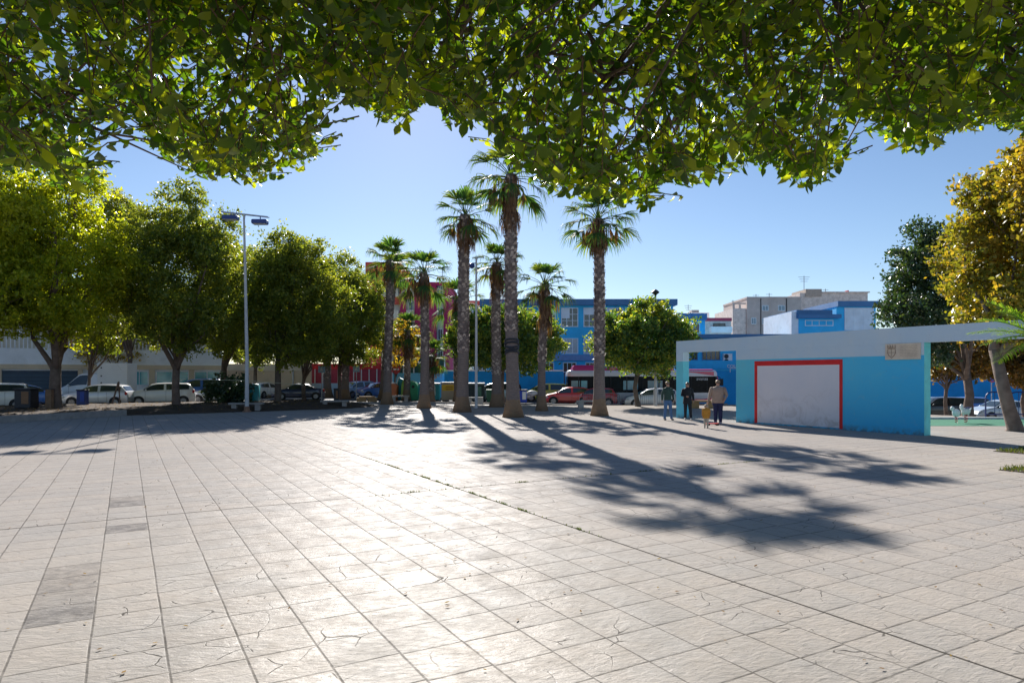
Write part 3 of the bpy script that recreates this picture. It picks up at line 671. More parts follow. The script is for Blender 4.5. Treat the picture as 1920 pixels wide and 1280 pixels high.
def palm(label, u, v, cu, cv, cr, tw, seed, skirt=1.2, nfr=26, deadn=6, boots_from=.22, group='fan palms in a cluster on the square', wrap=None):
    """cu, cv: crown centre pixel; cr: crown radius px; tw: trunk width px"""
    rnd = random.Random(seed); X, Y = Gp(u, v); z0 = hz(X, Y); o = empty('fan_palm', (X, Y, z0), 0, label, 'palm tree', group)
    zc = Zv(cv, Y)-z0; xc = Xu(cu, Y)-X; r = tw/F*Y/2; cr = cr*1.0/F*Y; top = Vector((xc, 0, zc)); n = 16
    pts = []; rad = []
    for k in range(n+1):
        t = k/n; pts.append((xc*(t**1.5)+.04*math.sin(t*5+seed), .05*math.sin(t*4+seed), zc*t-.05*(k == 0)))
        rr = r*(1.0-.18*t); h = zc*t
        rr *= 1+.75*math.exp(-h/.45); rad.append(rr)
    mb = MB(); mb.tube(pts, rad, 14); mb.build('trunk', M_ptr, o, smooth=True)
    P = lambda t: Vector(pts[min(n-1, int(t*n))]).lerp(Vector(pts[min(n, int(t*n)+1)]), t*n-int(t*n)) if t < 1 else Vector(pts[-1])
    # leaf boots in a spiral
    bt = MB(); z = zc*boots_from; k = 0
    while z < zc*.985:
        c = P(z/zc); rr = r*(1-.18*z/zc)*(1.0)
        for q in range(7):
            a = k*2.4+q*2*math.pi/7+rnd.gauss(0, .12); e = Vector((math.cos(a), math.sin(a), 0)); s = Vector((-e.y, e.x, 0)); hh = rnd.uniform(.12, .2); ww = r*.56*rnd.uniform(.8, 1.15); out = rnd.uniform(.05, .12)
            b0 = c+e*rr*.93+Vector((0, 0, rnd.uniform(-.03, .03)))
            bt.add([b0-s*ww*.6, b0+s*ww*.6, b0+e*out+s*ww*.25+Vector((0, 0, hh)), b0+e*out-s*ww*.25+Vector((0, 0, hh)), b0-e*.03-s*ww*.6+Vector((0, 0, hh*.7)), b0-e*.03+s*ww*.6+Vector((0, 0, hh*.7))], [(0, 1, 2, 3), (3, 2, 5, 4)])
        z += .115; k += 1
    bt.build('leaf_boots', M_boot, o)
    cm = MB()
    for k in range(nfr):
        t = (k+.5)/nfr; el = R(82-115*t)+rnd.gauss(0, .08); a = k*2.39996+rnd.gauss(0, .15)
        d = Vector((math.cos(a)*math.cos(el), math.sin(a)*math.cos(el), math.sin(el)))
        fr = cr*rnd.uniform(.46, .62); pl = cr*rnd.uniform(.5, .75)*(1 if t > .2 else .75)
        fan(cm, top+Vector((0, 0, -.25*t)), d, pl, fr, rnd)
    cm.build('crown', M_frond, o)
    dm = MB()
    for k in range(int(26*skirt)):           # shaggy skirt of dead leaf bases
        a = rnd.uniform(0, 6.28); t = rnd.random(); zz = -.1-skirt*.75*t; e = Vector((math.cos(a), math.sin(a), 0)); s = Vector((-e.y, e.x, 0))
        b0 = top+e*r*.8+Vector((0, 0, zz+.15)); L = rnd.uniform(.5, .95)*min(1.2, skirt); o1 = rnd.uniform(.06, .28)
        for q in range(6):
            sx = s*rnd.gauss(0, .09); p1 = b0+e*o1+sx+Vector((0, 0, -L*.45)); p2 = b0+e*o1*rnd.uniform(.5, 1.2)+sx*1.6+Vector((0, 0, -L*rnd.uniform(.8, 1.1))); ww = s*.03
            dm.add([b0-ww*.5, b0+ww*.5, p1+ww, p1-ww, p2+ww*.15, p2-ww*.15], [(0, 1, 2, 3), (3, 2, 4, 5)])
    for k in range(deadn):                    # folded dead fronds hanging from their petioles
        a = rnd.uniform(0, 6.28); e = Vector((math.cos(a), math.sin(a), 0)); b0 = top+Vector((0, 0, -.15)); out = rnd.uniform(.35, .62)*cr*.8
        h = b0+e*out+Vector((0, 0, rnd.uniform(-.7, -.25))); dm.tube([b0, b0.lerp(h, .6)+Vector((0, 0, .18)), h], [.02, .016, .012], 4, cap=False)
        L = rnd.uniform(.7, 1.15)
        for q in range(16):
            w1 = Vector((rnd.gauss(0, .085), rnd.gauss(0, .085), 0)); ww = Vector((rnd.gauss(0, 1), rnd.gauss(0, 1), 0)).normalized()*.025
            p1 = h+w1+Vector((0, 0, -L*.4)); p2 = h+w1*rnd.uniform(.6, 1.6)+Vector((0, 0, -L*rnd.uniform(.75, 1.05)))
            dm.add([h-ww*.4, h+ww*.4, p1+ww, p1-ww, p2+ww*.2, p2-ww*.2], [(0, 1, 2, 3), (3, 2, 4, 5)])
    dm.build('dead_fronds', M_dead, o)
    if wrap:
        wb = MB(); zz = wrap
        for q in range(8):
            c = P(zz/zc); a = R(25); wb.lathe([(r*1.08, -.045), (r*1.14, 0), (r*1.08, .045)], (c.x, c.y, zz), 16, Matrix.Rotation(rnd.gauss(0, .2), 4, 'X') @ Matrix.Rotation(rnd.gauss(0, .2), 4, 'Y')); zz += .09
        wb.build('dark_wrap', M_dark, o)
    return o
palm('fan palm at the left of the cluster with dark slim trunk', 727, 757, 731, 487, 52, 15, 61, 1.6)
palm('medium fan palm in front of the recycling containers', 796, 765, 795, 510, 58, 17, 62, 2.0, boots_from=.4)
palm('tall fan palm left of the slim lamp pole, shaggy under its crown', 866, 772, 873, 403, 62, 22, 63, 2.2, deadn=7, boots_from=.3)
palm('medium fan palm just right of the slim lamp pole', 930, 763, 932, 492, 50, 18, 64, 2.6, boots_from=.22)
palm('tallest fan palm, reaching the overhanging leaves, trunk with a dark wrap', 961, 782, 957, 328, 80, 25, 65, 3.4, deadn=5, nfr=30, boots_from=.35, wrap=3.15)
palm('fan palm with wide brown skirt in front of the blue school', 1016, 770, 1021, 532, 54, 15, 66, 2.8, deadn=6, boots_from=.38)
palm('tall fan palm standing apart, right of the others', 1125, 779, 1121, 410, 72, 21, 67, 1.8, deadn=9, nfr=30, boots_from=.3)
palm('fan palm directly behind the left one of the cluster', 719, 749, 741, 505, 44, 13, 68, 1.4)
palm('short fan palm with brown shaggy trunk beside the no entry sign', 762, 750, 765, 618, 44, 12, 69, 2.6)
palm('slim palm hidden behind the medium one at the recycling containers', 807, 754, 812, 665, 36, 11, 70, 1.2)
palm('fan palm hidden behind the tall palm left of the slim pole', 856, 753, 857, 562, 50, 11, 71, 1.6)
palm('flared palm trunk rising into the trees, left of two', 614, 745, 616, 600, 40, 14, 72, 2.4)
palm('flared palm trunk rising into the trees, right of two', 648, 748, 652, 590, 40, 14, 73, 2.4)
# feather palm at the right edge
def date_palm():
    rnd = random.Random(80); X, Y = 11.5, 14.6; o = empty('feather_palm', (X, Y, 0), 0, 'young feather leaved palm reaching in from the right edge', 'palm tree')
    mb = MB(); mb.tube([(0, 0, -.1), (0, 0, 1.2), (0, 0, 2.7)], [.22, .2, .2], 12); mb.build('trunk', M_ptr, o, smooth=True)
    fm = MB(); dirs = [(180, 34, 1.5), (186, 14, 1.4), (170, 52, 1.4), (200, 40, 1.5), (215, 20, 1.4), (160, 25, 1.4), (192, -5, 1.3)]+[(k*19+10, rnd.uniform(0, 70), 1.6) for k in range(18)]
    for az, el, L in dirs:
        if 120 < az < 240 and L > 1.5: continue
        a, e = R(az), R(el); d = Vector((math.cos(a)*math.cos(e), math.sin(a)*math.cos(e), math.sin(e))); P = []; p = Vector((0, 0, 2.8)); 
        for k in range(13): P.append(p.copy()); p += d*(L/12); d = (d+Vector((0, 0, -.06))).normalized()
        fm.tube(P, [.02*(1-k/14) for k in range(13)], 4, cap=False)
        for k in range(1, 48):
            t = k/48*12; i = min(11, int(t)); q = P[i].lerp(P[i+1], t-i); tan = (P[i+1]-P[i]).normalized(); sd = tan.cross(Vector((0, 0, 1))).normalized()
            for s in (-1, 1):
                ll = .42*math.sin(math.pi*(.12+.8*k/48)); v = (sd*s*.8+tan*.75+Vector((0, 0, rnd.uniform(-.15, .25)))).normalized(); wv = v.cross(Vector((0, 0, 1))).normalized()*.011
                m = q+v*ll*.6; e2 = q+v*ll+Vector((0, 0, -.1*ll)); fm.add([q-wv*.5, q+wv*.5, m+wv, m-wv, e2], [(0, 1, 2, 3), (3, 2, 4)])
    fm.build('fronds', leafmat('feather_palm_leaf', (.05, .13, .02), (.11, .22, .03), (.2, .28, .05), .35), o)
date_palm()
# ------------------------------------------------------------------ buildings
XD, YD = Vector((1, 0, 0)), Vector((0, 1, 0))
def shade_col(c, k): return tuple(min(1, x*k) for x in c)
class Bld:
    def __init__(s, name, label, cat, o, d=XD, group=None, z0=0.):
        s.o = Vector((o[0], o[1], 0)); s.d = Vector(d).normalized(); s.n = Vector((s.d.y, -s.d.x, 0)); s.z0 = z0   # n faces the viewer
        s.root = empty(name, (s.o.x, s.o.y, z0), 0, label, cat, group)
    def s(s_, u): k = (u-960)/F; return (k*s_.o.y-s_.o.x)/(s_.d.x-k*s_.d.y)
    def Y(s_, u): return s_.o.y+s_.d.y*s_.s(u)
    def z(s_, u, v): return Zv(v, s_.Y(u))
    def box(s_, name, mat, rects, parent=None):      # rects: (s0,s1,n0,n1,z0,z1)
        b = MB()
        for r in rects: b.obox(s_.o, s_.d, r[0], r[1], s_.n, r[2], r[3], r[4], r[5])
        return part(b, name, mat, parent or s_.root) if parent is None else b.build(name, mat, parent)
    def pbox(s_, name, mat, rects, u0v=None): pass
    def window(s_, s0, s1, z0, z1, fm, gm, nx=2, nz=1, fw=.07, slats=0, sm=None, base=.0, blind=0):
        b = MB(); O = lambda a, c, n0, n1, e, f: b.obox(s_.o, s_.d, a, c, s_.n, n0, n1, e, f)
        O(s0, s0+fw, base, base+.07, z0, z1); O(s1-fw, s1, base, base+.07, z0, z1); O(s0+fw, s1-fw, base, base+.07, z1-fw, z1); O(s0+fw, s1-fw, base, base+.09, z0, z0+fw)
        for k in range(1, nx): a = s0+(s1-s0)*k/nx; O(a-fw*.4, a+fw*.4, base, base+.06, z0+fw, z1-fw)
        for k in range(1, nz): a = z0+(z1-z0)*k/nz; O(s0+fw, s1-fw, base, base+.055, a-fw*.3, a+fw*.3)
        w_ = part(b, 'window', fm, s_.root); p = MB(); p.obox(s_.o, s_.d, s0+fw, s1-fw, s_.n, base, base+.03, z0+fw, z1-fw); p.build('pane', gm, w_)
        if slats:
            q = MB(); zt = z1-fw; dz = (z1-z0-2*fw)/slats; lo = 0
            for k in range(slats): q.obox(s_.o, s_.d, s0+fw, s1-fw, s_.n, base+.035, base+.055, z0+fw+k*dz+dz*.12, z0+fw+k*dz+dz*.72)
            q.build('louvre', sm or fm, w_)
        if blind:
            q = MB(); q.obox(s_.o, s_.d, s0+fw, s0+fw+(s1-s0-2*fw)*(.5 if blind < 0 else 1), s_.n, base+.032, base+.05, z1-fw-(z1-z0-2*fw)*abs(blind), z1-fw); q.build('blind', sm or M_white, w_)
        return w_
M_cream = pm('cream_render', (.72, .64, .50), .9, .12, .6, 0, .2, 12, .2, .3)
M_beige = pm('beige_render', (.68, .54, .38), .9, .1, .5, 0, .2, 12, .2, .3)
M_wht = pm('white_render', (.82, .83, .86), .85, .1, .5, 0, .2, 12, .2, .3)
M_garage = pm('dark_blue_garage', (.02, .05, .09), .5, .2, 1)
M_tealw = glassmat('teal_shop_glass', (.04, .36, .42), .1)
M_mar = pm('maroon_render', (.50, .04, .12), .85, .12, .6, 0, .2, 12, .2, .2)
M_brick = pm('red_brick', (.60, .10, .08), .9, .2, 6, 0, .3, 12, .2, .2)
M_blue = pm('school_blue', (.05, .50, .88), .75, .1, .7, 0, .15, 14, .3, .2)
M_blue2 = pm('school_blue_dark', (.07, .20, .40), .75, .1, .7)
M_blue3 = pm('street_wall_blue', (.015, .32, .74), .75, .14, .5, 0, .15, 14, .3, .3)
M_bw = pm('pale_blue_panel', (.72, .80, .88), .6, .1, 1)
M_grey = pm('grey_taupe_render', (.52, .45, .42), .9, .12, .5, 0, .2, 12, .2, .35)
M_pinkb = pm('pale_rough_brick', (.68, .60, .56), .95, .2, 2.2, 0, .4, 10, .2, .5)
M_fence = pm('green_mesh_fence', (.02, .09, .09), .7, .2, 3)
# low shop building on the left
A = Bld('shop_building', 'long pale building with garage door and teal shop windows behind the left trees', 'building', (-44, 51.6), (.886, .463))
sE = A.s(417)
A.box('wall', M_wht, [(-14, sE, -10, 0, -.2, 4.3)])
A.box('fascia', M_beige, [(-14, sE, 0, .16, 2.62, 3.0)])
A.box('upper_wall', M_cream, [(-14, sE, -10, -1.8, 4.3, 9.6)])
for k in range(4): A.box('upper_panel', pm('orange_render', (.48, .24, .10), .9, .1, .6), [(-6+7*k, -4+7*k, -1.8, -1.75, 4.35, 9.4)])
bal = [(-14, sE, .0, .05, 5.2, 5.27)]+[(-14+.28*k, -14+.28*k+.08, .0, .05, 4.3, 5.2) for k in range(int((sE+14)/.28))]
A.box('balustrade', M_wht, bal)
for (u0, u1) in ((4, 146), (-120, -20)):
    a, b_ = A.s(u0), A.s(u1); g_ = A.box('garage_door', M_garage, [(a, b_, 0, .05, 0, 2.5)])
    q = MB(); [q.obox(A.o, A.d, a+.05, b_-.05, A.n, .05, .08, .2+.3*k, .42+.3*k) for k in range(7)]; q.build('door_panel', pm('garage_slat', (.03, .07, .12), .5), g_)
    A.box('door_surround', M_beige, [(a-.45, a-.02, 0, .12, 0, 2.6)]); A.box('door_surround', M_beige, [(b_+.02, b_+.35, 0, .12, 0, 2.6)])
for (u0, u1) in ((243, 279), (292, 354), (364, 412)):
    A.window(A.s(u0), A.s(u1), 1.25, 2.5, M_wht, M_tealw, 2)
for u in (285, 359): A.box('pier', M_beige, [(A.s(u)-.22, A.s(u)+.22, 0, .1, 0, 2.6)])
for k in range(9): A.window(-12+4.2*k, -10.6+4.2*k, 5.6, 7.6, M_wht, M_glass, 2, base=-1.8)
# beige wall, red fence wall
A = Bld('garden_wall', 'plain beige wall between the shop building and the red fence', 'wall', (Xu(417, 66), 66)); a = A.s(583)
A.box('wall', M_beige, [(0, a, -.3, 0, -.2, 2.6)]); A.box('coping', M_cream, [(0, a, -.32, .05, 2.6, 3.25)]); A.box('post', M_steel, [(A.s(549), A.s(549)+.12, .05, .15, .1, 2.7)])
M_redp = pm('dark_red_panel', (.42, .05, .09), .7, .15, 2)
A = Bld('panel_fence', 'dark red panel fence with white posts on a pale blue base', 'fence', (Xu(575, 67), 67)); a = A.s(742)
A.box('base_wall', pm('pale_blue_base', (.45, .62, .78), .8, .1, .8), [(0, a, -.25, 0, -.2, 1.35)])
A.box('panel', M_redp, [(0, a, -.12, -.06, 1.35, 2.75)]); A.box('top_band', pm('bright_red_band', (.75, .04, .05), .7), [(0, a, -.16, -.02, 2.75, 3.3)])
for k in range(12): A.box('post', M_wht, [(a*k/11.5, a*k/11.5+.09, -.06, .03, 1.35, 2.75)])
# maroon apartments
A = Bld('apartment_block', 'maroon and cream apartment block with balconies behind the palms', 'building', (Xu(686, 86), 86)); sR = A.s(840); s1 = A.s(751)
A.box('wall', M_cream, [(0, sR, -12, 0, 0, Zv(540, 86))])
A.box('brick_top', M_brick, [(0, s1, -12, .3, 11.2, Zv(492, 86)), (0, s1*.45, -12, .3, 0, 11.2)])
A.box('pilaster', M_mar, [(s1, A.s(762), -12, .45, 0, Zv(531, 86)), (A.s(778), A.s(802), -12, .25, 0, Zv(532, 86)), (A.s(804), A.s(819), -12, .5, 0, Zv(533, 86)), (A.s(832), sR+.1, -12, .2, 0, Zv(536, 86))])
A.box('roof_edge', M_mar, [(A.s(762), sR+.2, -12, .55, Zv(536, 86), Zv(532, 86)+.15)])
for k in range(5):
    z = 1.2+2.75*k
    A.box('balcony', M_cream, [(A.s(764), A.s(777.5), .0, 1.0, z-.1, z+.95)]); A.box('balcony', M_cream, [(s1*.5, s1-.1, .0, 1.1, z-.1, z+.95)])
    A.window(A.s(821), A.s(830), z, z+1.4, M_white, M_glass, 2); A.window(A.s(766), A.s(775), z+1, z+2.1, M_white, M_glass, 1)
A.box('antenna', M_dark, [(A.s(826), A.s(826)+.06, -2, -1.94, 13, 16.2), (A.s(826)-.5, A.s(826)+.6, -2, -1.96, 15.6, 15.64), (A.s(826)-.35, A.s(826)+.45, -2, -1.96, 15.2, 15.24)])
A = Bld('low_house', 'low cream house with tiled roof far behind the palm crowns', 'building', (Xu(868, 105), 105))
A.box('wall', M_cream, [(0, A.s(912), -8, 0, 0, Zv(572, 105))]); A.box('roof', M_brick, [(-.3, A.s(912)+.3, -8, .4, Zv(572, 105), Zv(564, 105))])
# pale blue wall with mesh fence
A = Bld('fence_wall', 'pale blue wall topped by dark green mesh fence behind the recycling containers', 'wall', (Xu(736, 63), 63)); a = A.s(833)-.02
A.box('wall', pm('light_sky_blue', (.18, .55, .80), .75, .1, .6, 0, .15, 14, .3, .2), [(0, a, -.25, 0, -.2, Zv(699, 63))])
A.box('fence_panel', M_fence, [(0, a, -.14, -.11, Zv(699, 63), Zv(668, 63))])
A.box('post', M_bw, [(a*k/5, a*k/5+.1, -.12, 0, Zv(699, 63), Zv(666, 63)) for k in range(6)])
# blue school street wall
A = Bld('street_wall', 'bright blue street wall with white coping behind the parked lime car', 'wall', (Xu(833, 62), 62)); a = A.s(1056)
A.box('wall', M_blue3, [(0, a, -.25, 0, -.5, 2.5)]); A.box('coping', M_wht, [(-.02, a+.02, -.3, .05, 2.5, 2.62)])
A = Bld('street_gate', 'dark barred gate at the end of the blue street wall by the bus', 'gate', (Xu(1057, 62), 62)); a = A.s(1082)
A.box('gate_frame', M_dark, [(0, a, -.05, 0, .1, .18), (0, a, -.05, 0, 2.3, 2.38), (0, .08, -.06, .01, -.3, 2.4), (a-.08, a, -.06, .01, -.3, 2.4)]); A.box('bar', M_dark, [(k*.13+.1, k*.13+.125, -.04, -.01, .18, 2.3) for k in range(int(a/.13)-1)])
A = Bld('street_wall', 'long saturated blue wall running behind the bus front and the right hand cars', 'wall', (Xu(1083, 62), 62)); a = 80-A.o.x
A.box('wall', M_blue3, [(0, 17, -.25, 0, -1.2, 2.55), (17, a, -.25, 0, -1.4, 2.02)]); A.box('coping', M_blue, [(0, 17.02, -.3, .05, 2.55, 2.66), (17.04, a, -.3, .05, 2.02, 2.12)])
A.box('railing', M_wht, [(14, 17, .06, .1, 2.75, 2.8)]+[(14+.6*k, 14.05+.6*k, .06, .1, 2.4, 2.8) for k in range(6)])
# school
sY = 74; A = Bld('school_building', 'two storey blue school with grouped louvred windows behind the umbrella shaped tree', 'building', (Xu(905, sY), sY)); sR = A.s(1262); zt = Zv(565, sY)
Zs = lambda v: Zv(v, sY)
A.box('wall', M_blue, [(0, sR, -14, 0, -1, zt-.45)]); A.box('roof', M_blue2, [(-.3, sR+.35, -14, .6, zt-.45, zt+.2)])
A.box('band', pm('slate_blue_band', (.18, .30, .55), .75), [(0, sR, 0, .25, Zs(676), Zs(665))])
u = 1252; 
while u > 915:
    a, b_ = A.s(u-32), A.s(u); sl = 10 if int(u/37) % 3 else 0
    A.window(a, b_, Zs(613), Zs(577), M_bw, M_glass, 3, 3, .09, blind=(-.55 if int(u/37) % 2 else .35), sm=M_bw)
    A.window(a, b_, Zs(665)+.1, Zs(634), M_bw, M_glass, 3, 1, .09, slats=14, sm=M_bw)
    A.window(a+.2, b_-.2, Zs(698), Zs(679), M_bw, M_glass, 3, 1, .08)
    u -= 42
A.box('antenna', M_dark, [(A.s(1203), A.s(1203)+.06, -2, -1.9, zt, zt+.9)])
A = Bld('school_building', 'lower blue school block with dark fascia right of the umbrella shaped tree', 'building', (Xu(1272, 80), 80)); a = A.s(1322)
A.box('wall', M_blue, [(0, a, -10, 0, -1, Zv(600, 80))]); A.box('roof', M_blue2, [(-.2, a+.1, -10, .5, Zv(600, 80), Zv(588, 80))]); A.window(A.s(1293), A.s(1312), Zv(625, 80), Zv(606, 80), M_bw, M_glass, 2)
A = Bld('school_building', 'flat roofed blue school front with lettered fascia seen through the wall opening', 'building', (Xu(1288, 67), 67)); a = A.s(1510); Zc = lambda v: Zv(v, 67)
A.box('wall', M_blue, [(0, a, -5, 0, -1, Zc(634))]); A.box('roof', M_blue2, [(-.2, a+.2, -5, .7, Zc(634), Zc(627))]); A.box('fascia', M_blue, [(0, a, .0, .5, Zc(692), Zc(676))])
A.window(A.s(1316), A.s(1350), Zc(675), Zc(657), M_blue2, M_glass, 4); A.window(A.s(1295), A.s(1308), Zc(675), Zc(657), M_blue2, M_glass, 2); A.window(A.s(1385), A.s(1420), Zc(675), Zc(657), M_blue2, M_glass, 4)
ac = A.box('air_conditioner', M_wht, [(A.s(1354.5), A.s(1370.5), .05, .4, Zc(681.5), Zc(663))])
q = MB()
for v in (668, 677): c = A.o+A.d*A.s(1359.5)+A.n*.41; q.lathe([(.22, 0), (.22, .02)], (c.x, c.y, Zc(v)), 16, Matrix.Rotation(R(90), 4, 'X'))
q.build('fan_grille', M_dark, ac)
def lettering(text, loc, size, mat, parent, name='lettering', rot=(R(90), 0, 0), ext=.01, align='LEFT', bold=0.):
    c = bpy.data.curves.new(name, 'FONT'); c.body = text; c.size = size; c.extrude = ext; c.align_x = align; c.offset = bold; c.materials.append(mat)
    t_ = bpy.data.objects.new('tmp_text', c); col.objects.link(t_); bpy.context.view_layer.update()
    me = bpy.data.meshes.new_from_object(t_.evaluated_get(bpy.context.evaluated_depsgraph_get())); bpy.data.objects.remove(t_)
    if not me.materials: me.materials.append(mat)
    o = bpy.data.objects.new(name, me); col.objects.link(o); o.parent = parent; o.rotation_euler = rot
    o.location = Vector(loc)-(Vector(parent.location) if parent and parent.parent is None else Vector((0, 0, 0))); return o
p_ = A.o+A.d*A.s(1360)+A.n*.53; lettering('COLEGIO', (p_.x, p_.y, Zc(689)), .42, M_wht, A.root, bold=.012)
# annexe and distant blocks above the painted wall
Y_ = 72; A = Bld('school_annexe', 'blue and white annexe with louvred stair tower above the painted wall', 'building', (Xu(1484, Y_), Y_)); Zc = lambda v: Zv(v, Y_)
A.box('wall', M_wht, [(0, A.s(1497), -8, 0, 0, Zc(584))]); A.box('blue_wall', M_blue, [(A.s(1497), A.s(1568), -8, .05, 0, Zc(597)), (A.s(1568), A.s(1642), -8, .02, 0, Zc(575))])
A.box('roof', M_blue2, [(A.s(1493), A.s(1572), -8, .7, Zc(597), Zc(590)), (A.s(1493), A.s(1560), -8, .1, Zc(590)+.01, Zc(581)), (A.s(1567), A.s(1645), -8, .5, Zc(575), Zc(565))])
A.window(A.s(1509), A.s(1562), Zc(611), Zc(600), M_wht, pm('brown_blind', (.18, .14, .11), .6), 4)
A.window(A.s(1583), A.s(1638), Zc(619), Zc(577), M_bw, M_bw, 3, 1, .1, slats=20, sm=M_bw)
Y_ = 112; A = Bld('apartment_block', 'taupe apartment block with small windows beyond the painted wall', 'building', (Xu(1374, Y_), Y_)); Zc = lambda v: Zv(v, Y_)
A.box('rough_wall', M_pinkb, [(0, A.s(1399), -10, 0, 0, Zc(578))]); A.box('parapet', M_grey, [(-.1, A.s(1398), -.3, .1, Zc(578)+.9, Zc(570)), (0, .3, -.3, .1, Zc(578), Zc(570)), (1.0, 1.3, -.3, .1, Zc(578), Zc(571))]); A.box('wall', M_grey, [(A.s(1399), A.s(1500), -12, .4, 0, Zc(560))]); A.box('roof', M_grey, [(A.s(1399)-.1, A.s(1500), -12, .6, Zc(560), Zc(557))])
for (u0, u1, v0, v1) in ((1427, 1439, 583, 573), (1457, 1470, 583, 573), (1407, 1416, 608, 596), (1427, 1440, 608, 597), (1457, 1471, 608, 597), (1473, 1481, 608, 597)):
    A.window(A.s(u0), A.s(u1), Zc(v0), Zc(v1), M_bw, glassmat('pale_glass', (.16, .25, .32), .2), 2, base=.4)
A.box('drainpipe', M_dark, [(A.s(1424), A.s(1424)+.12, .4, .5, 0, Zc(560)), (A.s(1472), A.s(1472)+.12, .4, .5, 0, Zc(560))])
def antenna(bl, u, v0, v1, Y, n=-1., w_=.5):
    s = bl.s(u); z0, z1 = Zv(v0, Y), Zv(v1, Y); r = [(s, s+.07, n, n+.07, z0, z1)]
    for k in range(3): z = z1-.25-.4*k; r.append((s-w_*(1-.2*k), s+w_*(1-.2*k)+.07, n, n+.05, z, z+.05))
    bl.box('antenna', M_dark, r)
antenna(A, 1446, 557, 548, Y_); antenna(A, 1421, 557, 550, Y_); antenna(A, 1374.5, 570, 562, Y_, -.2, .2)
Y_ = 122; A = Bld('apartment_block', 'pale rough walled block with stair head and tall antenna on the skyline', 'building', (Xu(1500, Y_), Y_)); Zc = lambda v: Zv(v, Y_)
A.box('wall', M_pinkb, [(0, A.s(1627), -12, 0, 0, Zc(549))]); A.box('stair_head', pm('tan_render', (.42, .35, .30), .9), [(A.s(1510), A.s(1540), -6, .2, Zc(556), Zc(542))]); A.box('chimney', M_brick, [(A.s(1594), A.s(1597), -2, -1, Zc(549), Zc(543))]); A.box('roof', M_pinkb, [(A.s(1540), A.s(1629), -12, .4, Zc(549), Zc(547))])
antenna(A, 1516, 541, 514, Y_, -2, 1.0); antenna(A, 1552, 548, 540, Y_)
Y_ = 100; A = Bld('terraced_house', 'cream house with dark red roof edge left of the taupe block', 'building', (Xu(1322, Y_), Y_)); Zc = lambda v: Zv(v, Y_)
A.box('wall', M_pinkb, [(0, A.s(1371), -8, 0, 0, Zc(602))]); A.box('roof', M_redp, [(-.1, A.s(1371), -8, .3, Zc(602), Zc(596))]); A.box('balcony', M_wht, [(.6, A.s(1369), 0, 1, Zc(624), Zc(613))]); A.box('upper_wall', M_wht, [(-2, A.s(1338), -14, -8, 0, Zc(583))]); A.window(1.2, 3.0, Zc(612), Zc(606), M_dark, M_glass, 2); antenna(A, 1294+30, 583, 574, Y_, -9, .4)
Y_ = 130; A = Bld('terraced_house', 'small pale house on the skyline just right of the umbrella shaped tree', 'building', (Xu(1290, Y_), Y_)); A.box('wall', M_wht, [(0, A.s(1330), -8, 0, 0, Zv(586, Y_))]); A.box('stair_head', M_grey, [(1, 2.4, -3, -1, Zv(586, Y_), Zv(580, Y_))]); antenna(A, 1295, 580, 569, Y_, -2, .7)
# ------------------------------------------------------------------ vehicles
PROF = {
 'hatch': ([(0,.42),(.012,.64),(.09,.92),(.17,.975),(.36,1),(.5,.985),(.6,.93),(.76,.67),(.8,.64),(.92,.57),(.98,.48),(1,.36)], [(0,.42),(.012,.6),(.09,.68),(.5,.635),(.76,.62),(.8,.60),(.92,.545),(.98,.47),(1,.35)], (.10,.40,.44,.735), (.03,.085), (.61,.745)),
 'sedan': ([(0,.42),(.01,.6),(.05,.665),(.14,.69),(.18,.71),(.31,.94),(.40,.99),(.52,1),(.60,.95),(.75,.68),(.8,.65),(.92,.58),(.98,.48),(1,.36)], [(0,.42),(.01,.58),(.05,.64),(.14,.665),(.5,.64),(.75,.63),(.8,.61),(.92,.55),(.98,.47),(1,.35)], (.235,.43,.46,.72), (.19,.295), (.61,.74)),
 'suv': ([(0,.45),(.012,.64),(.07,.92),(.12,.975),(.38,1),(.56,.985),(.64,.93),(.765,.70),(.8,.675),(.92,.61),(.98,.52),(1,.40)], [(0,.45),(.012,.62),(.07,.68),(.5,.65),(.765,.64),(.8,.63),(.92,.58),(.98,.5),(1,.39)], (.09,.42,.455,.74), (.03,.075), (.645,.755)),
 'mpv': ([(0,.45),(.012,.62),(.06,.92),(.11,.975),(.38,1),(.55,.98),(.66,.91),(.84,.65),(.88,.61),(.95,.54),(.985,.46),(1,.36)], [(0,.45),(.012,.6),(.06,.62),(.5,.59),(.84,.58),(.88,.57),(.95,.52),(.985,.45),(1,.35)], (.08,.40,.44,.78), (.03,.065), (.67,.83)),
 'cab': ([(0,.97),(.1,1),(.42,1),(.52,.97),(.82,.60),(.86,.575),(.95,.52),(.985,.44),(1,.3)], [(0,.6),(.5,.58),(.82,.56),(.86,.55),(.95,.5),(.985,.42),(1,.29)], (.2,.22,.30,.76), None, (.53,.80)),
}
def vehicle_body(L, W, Hh, typ, zb=.19):
    top, belt, sw, rw, ws = PROF[typ]
    def ring(t):
        zt = lerp_tab(t, top)*Hh; ze = min(lerp_tab(t, belt)*Hh, zt-.004)
        e = min(t, 1-t); w_ = W/2*(1-.16*(1-smooth(e/.14)))
        if typ == 'cab' and t < .5: w_ = W/2
        wt = w_*.965-.30*(zt-ze); zt2 = zt-min(.05, (zt-ze)*.12+.003)
        return [(w_*.86, zb), (w_*.975, zb+.07), (w_, zb+(ze-zb)*.5), (w_*.985, ze-.05), (w_*.965, ze), (wt, zt2), (wt*.72, zt)]
    return ring, top, belt, sw, rw, ws
